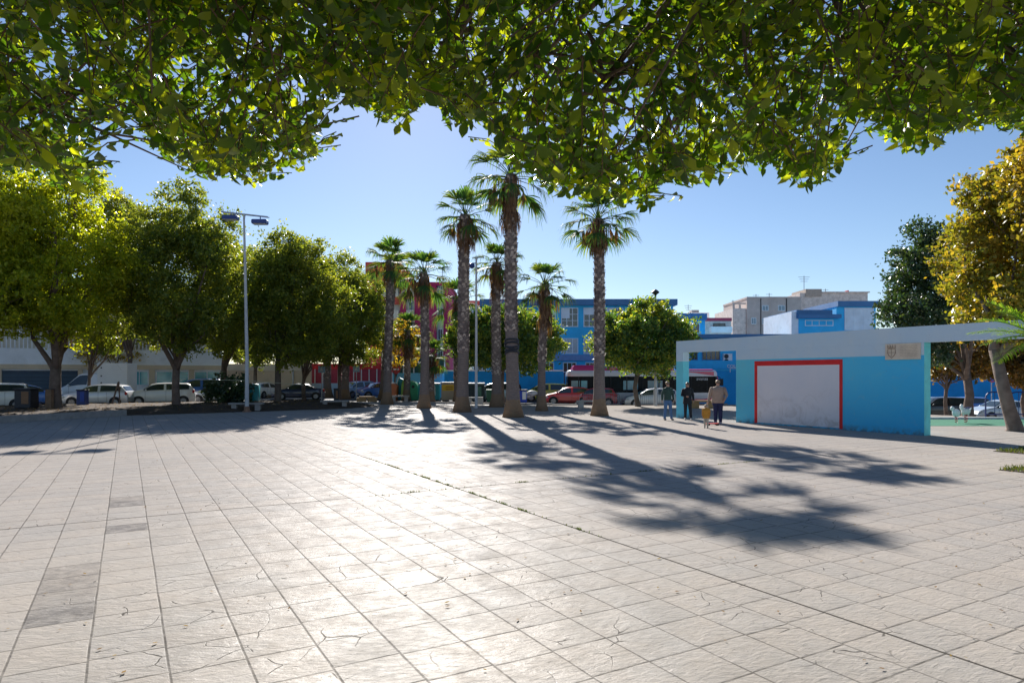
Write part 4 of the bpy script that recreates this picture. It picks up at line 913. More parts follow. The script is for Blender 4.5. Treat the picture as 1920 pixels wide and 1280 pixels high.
def vehicle(label, cat, X, Y, z, head, typ, L, W, Hh, pmat, dark_rear=False, rim=M_rim, group='cars parked along the street', name='parked_car', wr=.31, plate=True, wx=(.175, .815)):
    ring, top, belt, sw, rw, ws = vehicle_body(L, W, Hh, typ)
    o = empty(name, (X, Y, z), head, label, cat, group); x0 = -L/2
    ts = sorted(set([t for t, _ in top]+[t for t, _ in belt]+[.03, .06, .14, .25, .45, .55, .68, .72, .87, .95]))
    b = MB(); base = []
    for t in ts:
        r = ring(t); base.append(len(b.v)); x = x0+t*L
        b.v += [(x, y, z_) for y, z_ in r]+[(x, -y, z_) for y, z_ in reversed(r)]
    n = 14
    for i in range(len(ts)-1):
        for k in range(n):
            j = (k+1) % n; b.f.append((base[i]+k, base[i]+j, base[i+1]+j, base[i+1]+k)); b.m.append(0)
    b.f.append(tuple(base[0]+k for k in range(n))); b.m.append(0); b.f.append(tuple(base[-1]+n-1-k for k in range(n))); b.m.append(0)
    body = b.build('body', pmat, o, True, 32)
    # glass
    def side(t, f, s):
        r = ring(t); (y0, z0), (y1, z1) = r[4], r[5]; y = y0+(y1-y0)*f; zz = z0+(z1-z0)*f
        return (x0+t*L, s*(y+.008), zz+.003)
    for s in (1, -1):
        for (a, c) in ((sw[0], sw[1]), (sw[2], sw[3])):
            if c-a < .03: continue
            g_ = MB(); m = 7; tt = [a+(c-a)*k/m for k in range(m+1)]; V = []
            for t in tt: V += [side(t, .10, s), side(t, .90, s)]
            g_.add(V, [(2*k, 2*k+2, 2*k+3, 2*k+1) for k in range(m)]); g_.build('side_window', M_cglass, o)
    def topglass(a, c, nm):
        g_ = MB(); m = 5; V = []
        for k in range(m+1):
            t = a+(c-a)*k/m; r = ring(t); zt = r[6][1]; wt = r[5][0]; dx = .006*(1 if t > .5 else -1)
            V += [(x0+t*L+dx, -wt*.93, r[5][1]+.012), (x0+t*L+dx, -wt*.70, zt+.012), (x0+t*L+dx, wt*.70, zt+.012), (x0+t*L+dx, wt*.93, r[5][1]+.012)]
        g_.add(V, [(4*k+q, 4*k+q+1, 4*k+q+5, 4*k+q+4) for k in range(m) for q in range(3)]); g_.build(nm, M_cglass, o)
    topglass(ws[0], ws[1], 'windscreen')
    if rw: topglass(rw[0], rw[1], 'rear_window')
    # wheels
    for t in wx:
        for s in (1, -1):
            x = x0+t*L; RX = Matrix.Rotation(R(90), 4, 'X')
            if s > 0: y0_ = W/2
            ar = MB(); ar.lathe([(wr+.055, -.1), (wr+.055, .006)], (x, s*W/2, wr+.01), 20, Matrix.Rotation(R(-90*s), 4, 'X'))
            ar.build('wheel_arch', M_black, o)
            wb = MB(); wb.lathe([(wr*.7, -.19), (wr*.97, -.19), (wr, -.14), (wr, -.02), (wr*.95, .016), (wr*.66, .018)], (x, s*W/2, wr), 20, Matrix.Rotation(R(-90*s), 4, 'X'))
            wh = wb.build('wheel', M_black, o, True, 40)
            rb = MB(); rb.lathe([(wr*.66, .012), (wr*.62, .022), (wr*.55, .019)], (x, s*W/2, wr), 20, Matrix.Rotation(R(-90*s), 4, 'X'))
            for k in range(6):
                a = k*math.pi/3; M = Matrix.Translation((x, s*W/2, wr)) @ Matrix.Rotation(a, 4, 'Y'); rb.box(-.024, .024, (.018 if s > 0 else -.034), (.034 if s > 0 else -.018), .02, wr*.6, 0, M)
            rb.build('rim', rim, wh)
    # lights, plate, mirrors, seams
    def ringat(t, k, s): r = ring(t)[k]; return Vector((x0+t*L, s*r[0], r[1]))
    M_hl = glassmat('headlight_glass', (.55, .58, .6), .08, .2); M_tl = pm('tail_light', (.45, .02, .02), .2, .1)
    for s in (1, -1):
        h = MB(); c = (ringat(.955, 4, s)+ringat(.955, 2, s))/2; c.z = ringat(.955, 4, s).z-.09; h.ell(c, (.17, .10, .075), 10, 6); h.build('headlight', M_hl, o, True)
        h = MB(); c = ringat(.022, 4, s); c.z -= .04; h.ell((c.x+.03, c.y*.97, c.z), (.10, .09, .13), 10, 6); h.build('tail_light', M_tl, o, True)
        if typ != 'x':
            h = MB(); c = ringat(sw[3]-.03, 4, s); h.ell((c.x, c.y+s*.11, c.z+.07), (.07, .11, .065), 8, 6); h.build('wing_mirror', pmat, o, True)
        sm = MB()
        for t in (sw[0]+.07 if typ == 'sedan' else .30, .425 if typ != 'cab' else .3, sw[3]-.02):
            p0, p1, p2, p3 = [ringat(t, k, s) for k in (1, 2, 3, 4)]; off = Vector((0, s*.003, 0)); sm.tube([p0+off+Vector((0, 0, .05)), p1+off, p2+off, p3+off], .006, 4)
        a_, b_ = ringat(.3, 1, s), ringat(.72, 1, s); sm.tube([a_+Vector((0, s*.004, .03)), b_+Vector((0, s*.004, .03))], .018, 5); sm.build('door_seam', M_black, o)
    f_ = MB(); r = ring(.99); f_.box(L/2-.03, L/2+.012, -W*.27, W*.27, .27*Hh*.9, .30*Hh+.07, .006); f_.build('grille', M_black, o)
    f_ = MB(); f_.box(L/2-.05, L/2+.006, -W*.38, W*.38, .2, .3, .006); f_.box(-L/2-.008, -L/2+.05, -W*.4, W*.4, .2, .33, .006); f_.build('bumper', M_black, o)
    if plate:
        for s in (1, -1):
            f_ = MB(); f_.box(s*(L/2+.016)-.006, s*(L/2+.016)+.006, -.26, .26, .36, .47) if s > 0 else f_.box(-L/2-.02, -L/2-.004, -.26, .26, .55, .66); f_.build('number_plate', M_white, o)
    return o
def ang(v): return math.atan2(v[1], v[0])
HL = ang((-DB.x, -DB.y)); HW = ang((-1, 0)); HE = 0.
P_wh = paint('car_white', (.85, .84, .80)); P_si = paint('car_silver', (.62, .62, .62), .3); P_db = paint('car_dark_blue', (.012, .03, .10)); P_bl = paint('car_blue', (.03, .14, .50)); P_rd = paint('car_red', (.75, .02, .015)); P_dr = paint('car_dark_red', (.45, .01, .03)); P_li = paint('car_lime', (.62, .66, .05)); P_bk = paint('car_black', (.01, .01, .012)); P_sb = paint('car_silver_blue', (.50, .58, .66), .2); P_lb = paint('car_light_blue', (.25, .38, .55), .2)
def putcar(label, cat, u, Y, head, typ, L, W, Hh, m, z=None, **k):
    X = Xu(u, Y); return vehicle(label, cat, X, Y, hz(X, Y)+.006 if z is None else z, head, typ, L, W, Hh, m, **k)
putcar('white crossover cut by the left edge of the picture, behind the dark litter bin', 'car', -22, 40.5, ang((.8, .5))+math.pi, 'suv', 4.4, 1.85, 1.62, P_wh)
putcar('dark blue hatchback seen from behind between the litter bin and the thick trunk', 'car', 50, 45.5, HL+R(195), 'hatch', 4.1, 1.78, 1.5, P_bl)
putcar('silver hatchback parked side on behind the slender young tree', 'car', 186, 45.2, HL-R(22), 'hatch', 4.15, 1.76, 1.5, P_si)
putcar('white crossover parked behind the tree with the leaning limb', 'car', 303, 47.3, HL-R(6), 'suv', 4.3, 1.83, 1.58, P_wh)
putcar('silver grey hatchback half hidden by the dark round bush', 'car', 407, 51.2, HL-R(6), 'hatch', 4.2, 1.78, 1.46, P_sb)
putcar('white hatchback showing its tail right of the tall floodlight pole', 'car', 496, 64, R(75), 'hatch', 4.0, 1.75, 1.45, P_wh)
putcar('dark blue saloon parked behind the spreading tree', 'car', 560, 58.5, R(196), 'sedan', 4.4, 1.76, 1.42, P_db)
putcar('light blue people carrier facing the square between the flared palm trunks', 'car', 668, 64.5, R(235), 'mpv', 4.0, 1.76, 1.6, P_lb)
putcar('dark blue small hatchback left of the orange container', 'car', 706, 62.5, R(215), 'hatch', 3.7, 1.68, 1.5, P_bl)
putcar('pale silver people carrier behind the dark green bin', 'car', 930, 56, R(172), 'mpv', 4.0, 1.75, 1.6, P_sb)
putcar('lime green people carrier next to the red hatchback', 'car', 1022, 58.5, R(182), 'mpv', 4.05, 1.74, 1.58, P_li)
putcar('bright red hatchback parked behind the fan palm with the wide skirt', 'car', 1064, 54, R(180), 'hatch', 3.75, 1.7, 1.42, P_rd)
putcar('dark red hatchback behind the trunk of the tall palm standing apart', 'car', 1113, 53.8, R(-12)+math.pi*1, 'hatch', 3.8, 1.7, 1.46, P_dr)
putcar('silver hatchback nosing out left of the umbrella tree trunk, behind the barriers', 'car', 1220, 52.3, R(180), 'hatch', 4.25, 1.78, 1.5, P_si)
putcar('black small car just right of the painted wall end', 'car', 1759, 46, R(178), 'suv', 3.9, 1.75, 1.6, P_bk)
putcar('blue hatchback behind the tree trunk seen under the beam', 'car', 1803, 52, R(180), 'hatch', 4.0, 1.72, 1.5, P_bl)
putcar('silver saloon parked behind the blue railing at the right', 'car', 1880, 46, R(181), 'sedan', 4.5, 1.78, 1.45, P_sb)
putcar('dark blue car nosing in from the right edge behind the leaning trunk', 'car', 1965, 51, R(180), 'hatch', 4.1, 1.75, 1.5, P_db)
# box van
X, Y = Xu(158, 50), 50; hd = HL-R(20)
vn = vehicle('white box van with its cab facing left behind the silver hatchback', 'van', X, Y, .006, hd, 'cab', 2.7, 1.95, 2.25, paint('van_white', (.75, .76, .78)), name='box_van', group=None, wx=(-.75, .68), wr=.34, plate=False)
b = MB(); b.box(-3.3, -1.25, -.98, .98, .75, 3.0, .03); b.build('cargo_box', pm('van_box_white', (.74, .75, .77), .5, .05, 1), vn)
b = MB(); b.box(-3.9, -1.0, -.5, .5, .42, .72); b.build('chassis', M_black, vn)
b = MB()
for s in (1, -1):
    for z in (1.0, 1.5, 2.0, 2.6): b.box(-1.6, -1.5, s*.985-.01, s*.985+.01, z, z+.1)
b.build('side_marker', M_dark, vn)
b = MB(); bx = Xu(367, 56)
putcar('blue van standing behind the white crossover', 'van', 368, 56.5, HL, 'mpv', 4.3, 1.8, 1.85, paint('van_blue', (.03, .13, .42)), name='parked_van', group=None)
# bus
def bus():
    Y = 56.2; X0, X1 = Xu(1062, Y), Xu(1338, Y); L = X1-X0; z0 = -.42; o = empty('city_bus', ((X0+X1)/2, Y, z0), 0, 'long city bus with magenta roof ends passing behind the parked cars', 'bus')
    W = 2.5; Hb = 3.0; zb = .32; P_bus = paint('bus_white', (.80, .76, .78)); P_mag = paint('bus_magenta', (.60, .01, .14))
    def loft(z0_, z1_, x0, x1, ins=0., r=.35, n=6, topr=0.):
        P = []
        for (cx, cy, a0) in ((x1-r, -W/2+r, -90), (x1-r, W/2-r, 0), (x0+r, W/2-r, 90), (x0+r, -W/2+r, 180)):
            for k in range(n+1): a = R(a0+90*k/n); P.append((cx+(r-ins)*math.cos(a), cy+(r-ins)*math.sin(a)))
        return P
    def shell(zs, name, mat, par, x0=-L/2, x1=L/2, ins=0.):
        b = MB(); rows = []
        for z, i in zs:
            P = loft(0, 0, x0, x1, i+ins); rows.append(len(b.v)); b.v += [(x, y, z) for x, y in P]; n = len(P)
        for a, c in zip(rows, rows[1:]):
            for k in range(n): j = (k+1) % n; b.f.append((a+k, a+j, c+j, c+k)); b.m.append(0)
        b.f.append(tuple(rows[-1]+k for k in range(n))); b.m.append(0); b.f.append(tuple(rows[0]+n-1-k for k in range(n))); b.m.append(0)
        return b.build(name, mat, par, True, 40)
    shell([(zb, .05), (zb+.1, 0), (1.12, 0)], 'lower_body', P_bus, o)
    shell([(1.12, .012), (2.45, .012)], 'window_band', pm('bus_dark_window', (.008, .01, .014), .25, .3, 1, spec=.12), o)
    shell([(2.45, 0), (2.72, .0), (2.86, .08), (2.95, .2)], 'upper_body', P_bus, o)
    b = MB()
    for k in range(9):
        x = -L/2+.9+k*(L-1.8)/8; b.box(x-.045, x+.045, -W/2-.006, -W/2+.03, 1.13, 2.44)
    b.build('window_pillar', M_black, o)
    b = MB()
    for (a, c) in ((-L/2+.3, -L/2+1.0), (-L/2+1.1, -L/2+1.6), (-L/2+2.4, -L/2+3.0), (-1.6, -.4), (.4, 1.6)): b.box(a, c, -W/2+.004, -W/2+.0095, 1.35, 2.1)
    b.build('inner_light_pane', glassmat('bus_see_through', (.10, .28, .36), .1), o)
    # magenta roof pods and sweep
    for (x0, x1, h) in ((-L/2+.25, -L/2+2.6, .42), (-L/2+2.7, 1.0, .22), (1.3, 2.8, .40), (L/2-2.6, L/2-.1, .1)):
        shell([(2.86, .15), (2.95+h*.5, .2), (2.95+h, .34)], 'roof_cover', P_mag, o, x0, x1)
    b = MB(); pts = [(L/2-3.6, .9), (L/2-2.4, .62), (L/2-1.2, .6), (L/2-.4, .75), (L/2-.4, zb+.12), (L/2-3.0, zb+.12)]
    b.prism(pts, -W/2-.006, -W/2+.02); b.prism([(-L/2+.4, .62), (-L/2+2.2, .62), (-L/2+3.1, zb+.12), (-L/2+.4, zb+.12)], -W/2-.006, -W/2+.02); b.build('livery_sweep', P_mag, o)
    b = MB(); b.prism([(L/2-2.8, 2.86), (L/2-.35, 2.5), (L/2-.35, 2.84)], -W/2-.006, -W/2+.02); b.build('livery_corner', P_mag, o)
    for x in (-L/2+2.9, L/2-2.7):
        for s in (-1, 1):
            wb = MB(); wb.lathe([(.3, -.25), (.47, -.25), (.48, -.02), (.44, .02), (.3, .02)], (x, s*W/2, .48), 22, Matrix.Rotation(R(-90*s), 4, 'X')); wh = wb.build('wheel', M_black, o, True, 40)
            rb = MB(); rb.lathe([(.3, .0), (.28, .03), (.1, .05)], (x, s*W/2, .48), 18, Matrix.Rotation(R(-90*s), 4, 'X')); rb.build('rim', M_rim, wh)
    lt = pm('display_letters', (.7, .72, .75), .5, .02)
    lettering('142', (Xu(1255, Y)-o.location.x, -W/2-.012, 2.14), .34, lt, o, 'route_number').location = (Xu(1255, Y)-o.location.x, -W/2-.012, 2.14)
    lettering('avanza', (0, 0, 0), .36, lt, o, 'side_lettering').location = (Xu(1298, Y)-o.location.x, -W/2-.012, 2.14)
    b = MB(); b.box(L/2-.05, L/2+.35, -W/2-.25, -W/2-.1, 1.7, 2.25, .03); b.tube([(L/2-.1, -W/2, 2.5), (L/2+.15, -W/2-.18, 2.3)], .025, 5); b.build('wing_mirror', M_black, o)
bus()
# ------------------------------------------------------------------ street furniture
def cyl(mb, x, y, z0, z1, r, n=12, r1=None): mb.lathe([(r, z0), (r if r1 is None else r1, z1)], (x, y, 0), n)
# tall floodlight pole
X, Y = Gp(463, 772); zt = Zv(402, Y); o = empty('floodlight_pole', (X, Y, 0), 0, 'tall white pole with crossbar carrying two blue floodlights, in front of the left trees', 'lamp post')
b = MB(); b.tube([(0, 0, -.05), (0, 0, 3), (-.08, 0, 7), (-.17, 0, zt)], [.12, .10, .08, .055], 12); b.build('pole', pm('weathered_white_paint', (.50, .51, .52), .5, .15, 2, 0, .1, 20, .4, .4), o, True, 40)
b = MB(); b.lathe([(.24, -.02), (.24, .05), (.16, .1), (.155, .32)], (0, 0, 0), 14); b.build('base_collar', pm('rusty_collar', (.25, .14, .09), .8, .3, 6), o)
b = MB(); b.tube([(-1.42, -.1, zt+.13), (1.15, .1, zt-.12)], .04, 6); b.tube([(-1.42, .15, zt+.15), (1.15, .35, zt-.10)], .03, 6); b.tube([(-.17, 0, zt-.3), (-.17, .1, zt+.05)], .06, 6); b.build('crossbar', M_steel, o)
M_bluem = pm('blue_lamp_body', (.02, .05, .22), .4, .1)
for (x, z) in ((-.95, zt-.18), (.72, zt-.42)):
    b = MB(); b.box(x-.42, x+.42, -.2, .3, z-.12, z+.12, .04); b.tube([(x, .1, z+.1), (x, .1, z+.35)], .03, 5); f_ = b.build('floodlight', M_bluem, o)
    b = MB(); b.box(x-.38, x+.38, -.16, .26, z-.135, z-.12); b.build('lens', M_white, f_)
# slim lamp pole
X, Y = Gp(893, 765); zt = Zv(483, Y); o = empty('street_lamp', (X, Y, 0), 0, 'slim pale lamp pole with small side floodlight among the fan palms', 'lamp post')
b = MB(); b.tube([(0, 0, -.05), (0, 0, zt)], [.10, .06], 10); b.build('pole', pm('pale_grey_paint', (.55, .56, .58), .45, .06), o, True, 40)
b = MB(); b.tube([(-.25, 0, zt), (.5, 0, zt+.03)], .035, 6); b.build('arm', M_steel, o)
b = MB(); b.lathe([(.05, -.2), (.2, -.1), (.17, .1), (.06, .16)], (-.28, -.05, zt-.5), 12); b.tube([(0, 0, zt-.35), (-.28, -.05, zt-.36)], .03, 5); b.build('floodlight', M_bluem, o)
# lamp with round head near the umbrella tree
X, Y = Xu(1229, 46.5), 46.5; z0 = hz(X, Y); zt = Zv(552, Y)-z0; o = empty('street_lamp', (X, Y, z0), 0, 'tall street lamp with round mushroom head rising above the umbrella shaped tree', 'lamp post')
b = MB(); b.tube([(0, 0, -.05), (0, 0, 1.2), (0, 0, 1.25), (0, 0, zt)], [.13, .13, .09, .05], 10); b.build('pole', M_steel, o)
b = MB(); b.lathe([(.06, -.1), (.1, .0), (.27, .12), (.27, .17), (.15, .28), (.03, .36)], (0, 0, zt), 14); b.build('lamp_head', M_dark, o, True, 40)
# benches
def bench(label, u, v, w, mat, yaw=0., lw=.28, z=0.):
    X, Y = Gp(u, v); o = empty('stone_bench', (X, Y, z), yaw, label, 'bench', 'stone benches round the square'); W = w/F*Y/2
    b = MB(); b.box(-W, W, -.24, .24, .40, .5, .015); b.build('seat', mat, o)
    for s in (-1, 1): b = MB(); b.box(s*W*.68-lw/2, s*W*.68+lw/2, -.18, .18, -.03, .40, .01); b.build('leg', mat, o)
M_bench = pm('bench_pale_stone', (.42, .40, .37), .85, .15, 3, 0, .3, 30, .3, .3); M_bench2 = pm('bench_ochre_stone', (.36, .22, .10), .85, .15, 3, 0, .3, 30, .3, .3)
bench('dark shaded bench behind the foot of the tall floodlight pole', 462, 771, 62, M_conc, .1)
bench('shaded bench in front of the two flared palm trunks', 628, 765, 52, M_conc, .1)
bench('bench with ochre legs left of the dark slim palm', 688, 755, 29, M_bench2, .15, .7)
bench('pale bench between the dark slim palm and the green bottle bank', 750, 753, 34, M_bench, .1)
bench('pale bench in front of the white roofed dark bin, behind the slim lamp pole', 890, 757, 32, M_bench, .05, .4)
bench('long bench left of the tall palm standing apart', 1106, 765, 50, M_bench, .0, .35)
bench('bench behind the standing people, seen through the wall opening', 1318, 765, 46, M_bench2, .0, .5)
# crowd barriers
def barrier(label, u0, u1, Y, h, mat, r=.018, gap=.14, arch=.2):
    X0, X1 = Xu(u0, Y), Xu(u1, Y); z0 = hz((X0+X1)/2, Y); L = X1-X0; o = empty('steel_barrier', (X0, Y, z0), 0, label, 'barrier', 'metal barriers along the kerb')
    b = MB(); P = [(0, 0, 0), (0, 0, h-arch)]+[(arch-arch*math.cos(R(a)), 0, h-arch+arch*math.sin(R(a))) for a in (30, 60, 90)]+[(L-arch+arch*math.sin(R(a)), 0, h-arch+arch*math.cos(R(a))) for a in (0, 30, 60, 90)]+[(L, 0, 0)]
    b.tube(P, r, 6); b.tube([(0, 0, .16), (L, 0, .16)], r*.8, 6); b.build('frame', mat, o)
    b = MB(); k = gap
    while k < L-.05: b.tube([(k, 0, .16), (k, 0, h-.01 if arch < k < L-arch else h-arch*.5)], r*.55, 4, cap=False); k += gap
    b.build('bars', mat, o)
M_bar = pm('barrier_grey', (.10, .12, .16), .5, .2, 4, .5)
barrier('grey barrier just right of the tall palm standing apart', 1129, 1161, 49.2, .95, M_bar)
barrier('grey barrier between the umbrella tree and the wall pillar', 1201, 1267, 49.2, .95, M_bar)
barrier('grey barrier behind the long bench and the dark red car', 1087, 1122, 49.6, .9, M_bar)
M_blrail = pm('blue_rail_paint', (.02, .04, .16), .45, .15, 4)
barrier('tall dark blue railing left of the leaning trunk', 1848, 1886, 33, 1.25, M_blrail, .035, .45, .3)
barrier('tall dark blue railing reaching the right edge', 1893, 1960, 33, 1.25, M_blrail, .035, .45, .3)
# bollards
for (u, v) in ((656, 745), (697, 741), (1131, 757)):
    X, Y = Gp(u, v); tagd = {656: 'white bollard beside the right flared palm trunk', 697: 'white bollard below the dark blue small car', 1131: 'grey bollard behind the tall palm standing apart'}[u]
    o = empty('bollard', (X, Y, 0), 0, tagd, 'bollard', 'bollards at the street edge'); b = MB(); b.lathe([(.09, 0), (.09, .85), (.06, .92), (.02, .94)], (0, 0, 0), 12); b.build('post', M_white, o, True, 40); b = MB(); b.lathe([(.12, 0), (.12, .05)], (0, 0, 0), 12); b.build('base', M_steel, o)
# recycling containers
def at_street(u, Y): X = Xu(u, Y); return X, Y, hz(X, Y)
M_gbin = pm('bottle_bank_green', (.01, .26, .10), .45, .12, 2); M_obin = pm('orange_plastic', (.60, .16, .05), .5, .12, 2); M_lgn = pm('lime_plastic', (.25, .45, .05), .5)
M_tl = pm('teal_container', (.02, .25, .30), .5, .15, 2, 0, .1, 10, .3, .3); M_tl2 = pm('pale_worn_container', (.30, .42, .42), .6, .3, 3, 0, .1, 10, .3, .6)
x, y, z = at_street(770, 58); o = empty('bottle_bank', (x, y, z), 0, 'bright green round topped bottle bank with a lime stripe', 'recycling bin')
b = MB(); n = 10; prof = [(-.72, 0), (.72, 0), (.72, .95)]+[(.72*math.cos(R(a)), .95+.72*math.sin(R(a))) for a in (20, 40, 60, 80, 100, 120, 140, 160)]+[(-.72, .95)]
b.prism(prof, -.6, .6); b.build('body', M_gbin, o, True, 30)
b = MB(); b.prism([(x_*1.03-.02, z_*1.02) for x_, z_ in prof], -.05, .05, Matrix.Translation((-.0, -.62, 0)) @ Matrix.Diagonal((.3, 1, 1, 1))@ Matrix.Translation((-1.6, 0, 0))); b.build('lime_stripe', M_lgn, o)
b = MB()
for s in (-.3, .3): b.lathe([(.13, 0), (.13, .03)], (s, -.6, 1.15), 12, Matrix.Rotation(R(90), 4, 'X'))
b.build('bottle_hole', M_black, o)
x, y, z = at_street(749, 58.6); o = empty('tilted_panel', (x, y, z), 0, 'white edged teal board leaning against the green bottle bank', 'board'); b = MB()
b.prism([(-.45, 0), (.25, 0), (.45, 1.75), (-.02, 1.9)], -.4, .4); b.build('board', M_tl, o); b = MB(); b.prism([(-.5, 0), (-.42, 0), (.02, 1.93), (-.06, 1.95)], -.42, .42); b.build('edge', M_white, o)
x, y, z = at_street(735, 57.5); o = empty('orange_container', (x, y, z), 0, 'orange clothes container with white lid left of the leaning board', 'recycling bin'); b = MB(); b.prism([(-.5, 0), (.42, 0), (.5, 1.2), (.3, 1.42), (-.45, 1.42)], -.5, .5); b.build('body', M_obin, o); b = MB(); b.prism([(-.48, 1.42), (.32, 1.42), (.25, 1.52), (-.4, 1.52)], -.52, .52); b.build('lid', M_white, o)
x, y, z = at_street(475, 53); o = empty('teal_container', (x, y, z), 0, 'rounded teal recycling container behind the thin trunk right of the floodlight pole', 'recycling bin'); b = MB(); b.box(-.4, .4, -.5, .5, 0, 1.45, .15); b.build('body', M_tl, o, True, 50); b = MB(); b.box(-.3, .3, -.515, -.49, 1.0, 1.15); b.build('slot', M_black, o)
def container(label, u0, u1, vt, Y, mat, lidm=M_white, band=None, front=None):
    X0, X1 = Xu(u0, Y), Xu(u1, Y); z0 = hz(X0, Y); hh = Zv(vt, Y)-z0; W = (X1-X0)/2; o = empty('street_container', ((X0+X1)/2, Y, z0), 0, label, 'recycling bin', 'square recycling containers in a row')
    b = MB(); b.box(-W, W, -.65, .65, .08, hh-.12, .03); b.build('body', mat, o)
    b = MB(); b.box(-W-.05, W+.05, -.7, .7, hh-.12, hh, .03); b.build('lid', lidm, o)
    if band: b = MB(); b.box(-W*.92, W*.92, -.662, -.652, hh*.55, hh*.86); bo_ = b.build('front_band', band, o); q = MB(); [q.box(-W*.45, W*.45, -.668, -.6625, hh*(.62+.1*k), hh*(.66+.1*k)) for k in range(2)]; q.build('notice', pm('notice_brown', (.25, .14, .03), .7), bo_)
    if front: b = MB(); b.box(W*.1, W*.7, -.662, -.652, hh*.3, hh*.8); b.build('side_panel', front, o)
    b = MB()
    for s in (-1, 1): b.box(s*W*.8-.06, s*W*.8+.06, -.5, .5, 0, .08)
    b.build('foot', M_black, o)
M_bandy = pm('yellow_band', (.62, .42, .03), .6)
container('dark teal container with pale worn side, right of the medium palm', 787, 824, 717.5, 56.5, M_tl, band=None, front=M_tl2)
container('beige container with wide yellow band left of the tall palm', 829, 858, 716, 55.5, pm('beige_plastic', (.42, .38, .30), .7, .12, 2, 0, .1, 10, .3, .4), pm('grey_lid', (.5, .5, .48), .6), band=M_bandy)
container('dark container with white roof behind the slim lamp pole', 876, 908, 717.5, 54.5, pm('dark_container', (.03, .045, .05), .5, .3, 3, 0, .1, 10, .3, .5), front=pm('green_poster', (.10, .22, .16), .6, .4, 8))
x, y, z = at_street(921, 52.5); o = empty('wheeled_bin', (x, y, z), 0, 'dark green wheeled bin behind the palm right of the slim pole', 'bin'); b = MB(); b.prism([(-.3, .06), (.3, .06), (.36, 1.0), (-.36, 1.0)], -.35, .35); b.build('body', pm('dark_green_plastic', (.01, .10, .04), .5), o); b = MB(); b.box(-.4, .4, -.4, .4, 1.0, 1.08, .02); b.build('lid', pm('dark_green_plastic', (0, 0, 0)), o)
b = MB(); [b.lathe([(.1, -.03), (.1, .03)], (s*.3, .3, .1), 12, Matrix.Rotation(R(90), 4, 'Y')) for s in (-1, 1)]; b.build('wheel', M_black, o)
# litter bins
def litter_bin(label, u, v, w, h, m, panel, Y=None, sign=None):
    X, Y_ = Gp(u, v); X, Y_ = (X, Y_) if Y is None else (Xu(u, Y), Y); o = empty('litter_bin', (X, Y_, .18 if Y is None and X < -12 else 0), 0, label, 'bin', 'litter bins'); W = w/F*Y_/2
    b = MB(); b.box(-W, W, -W*.8, W*.8, .12, h*.92, .03); b.build('body', m, o); b = MB(); b.box(-W*1.1, W*1.1, -W*.9, W*.9, h*.92, h, .02); b.build('lid', M_dark, o)
    b = MB(); b.box(-W*.1, W*.8, -W*.8-.012, -W*.8-.002, h*.3, h*.85); b.build('panel', panel, o)
    b = MB(); [b.tube([(s*W*.8, 0, -.2), (s*W*.8, 0, .14)], .025, 6) for s in (-1, 1)]; b.build('leg', M_dark, o)
litter_bin('black litter bin with brown front panel at the far left', 50, 775, 30, 1.2, M_dark, pm('brown_panel', (.22, .11, .05), .6))
litter_bin('blue litter bin left of the slender young tree', 155, 768, 16, 1.05, M_bluem, pm('bright_blue_panel', (.03, .08, .42), .5))
litter_bin('bright blue litter bin right of the tallest palm', 980, 757, 15, 1.05, pm('bright_blue_plastic', (.02, .06, .42), .5), M_white, 50)
litter_bin('brown litter bin between the two flared palm trunks', 631, 752, 9, 1.1, M_dark, pm('brown_panel', (0, 0, 0)), 52)
o = empty('wooden_stake', (Gp(93, 775)[0], Gp(93, 775)[1], .15), 0, 'brown wooden box post against the thick left trunk', 'post'); b = MB(); b.box(-.16, .16, -.12, .12, -.1, 1.15, .01); b.build('post', pm('weathered_wood', (.2, .12, .07), .8, .3, 4), o); b = MB(); b.box(-.18, .18, -.14, .14, 1.15, 1.19); b.build('cap', M_dark, o)
# prop stakes (A shape) by the slender tree
o = empty('tree_prop', (Gp(222, 765)[0], Gp(222, 765)[1], .2), 0, 'dark leaning prop stakes right of the slender young tree', 'stake'); b = MB(); b.tube([(-.45, 0, -.1), (.0, 0, 1.45)], .05, 6); b.build('leg', M_bark, o); b = MB(); b.tube([(.1, 0, -.1), (.02, 0, 1.5)], .04, 6); b.build('leg', M_bark, o)
# signs
M_sgr = pm('sign_red', (.55, .02, .03), .45, .05)
def sign(label, u, v, Y, r, base=M_sgr, bar=True, ph=None, inner=None):
    X = Xu(u, Y); z0 = hz(X, Y); zc = Zv(v, Y)-z0; o = empty('road_sign', (X, Y, z0), 0, label, 'sign', 'road signs on grey posts'); b = MB(); b.tube([(0, .05, -.05), (0, .05, zc+.1)], .03, 8); b.build('post', M_steel, o)
    RX = Matrix.Rotation(R(90), 4, 'X'); b = MB(); b.lathe([(r, -.01), (r, .012)], (0, 0, zc), 24, RX); f_ = b.build('disc', base, o)
    if bar: b = MB(); b.box(-r*.7, r*.7, -.018, -.013, zc-r*.16, zc+r*.16); b.build('bar', M_white, f_)
    if inner: b = MB(); b.lathe([(r*.78, 0), (r*.78, .004)], (0, -.013, zc), 24, RX); b.build('centre', inner, f_); b = MB(); b.tube([(-r*.55, -.022, zc+r*.5), (r*.55, -.022, zc-r*.5)], r*.07, 4); b.build('slash', M_sgr, f_)
sign('red no entry sign left of the short shaggy palm', 742, 692, 60, .42)
sign('round blue and red no parking sign in front of the long blue wall', 1860, 708, 50, .34, inner=pm('sign_blue', (.02, .06, .4), .4), bar=False)
sign('round red edged sign beside the bus front', 1340, 710, 58, .30, inner=pm('sign_blue', (0, 0, 0)), bar=False)
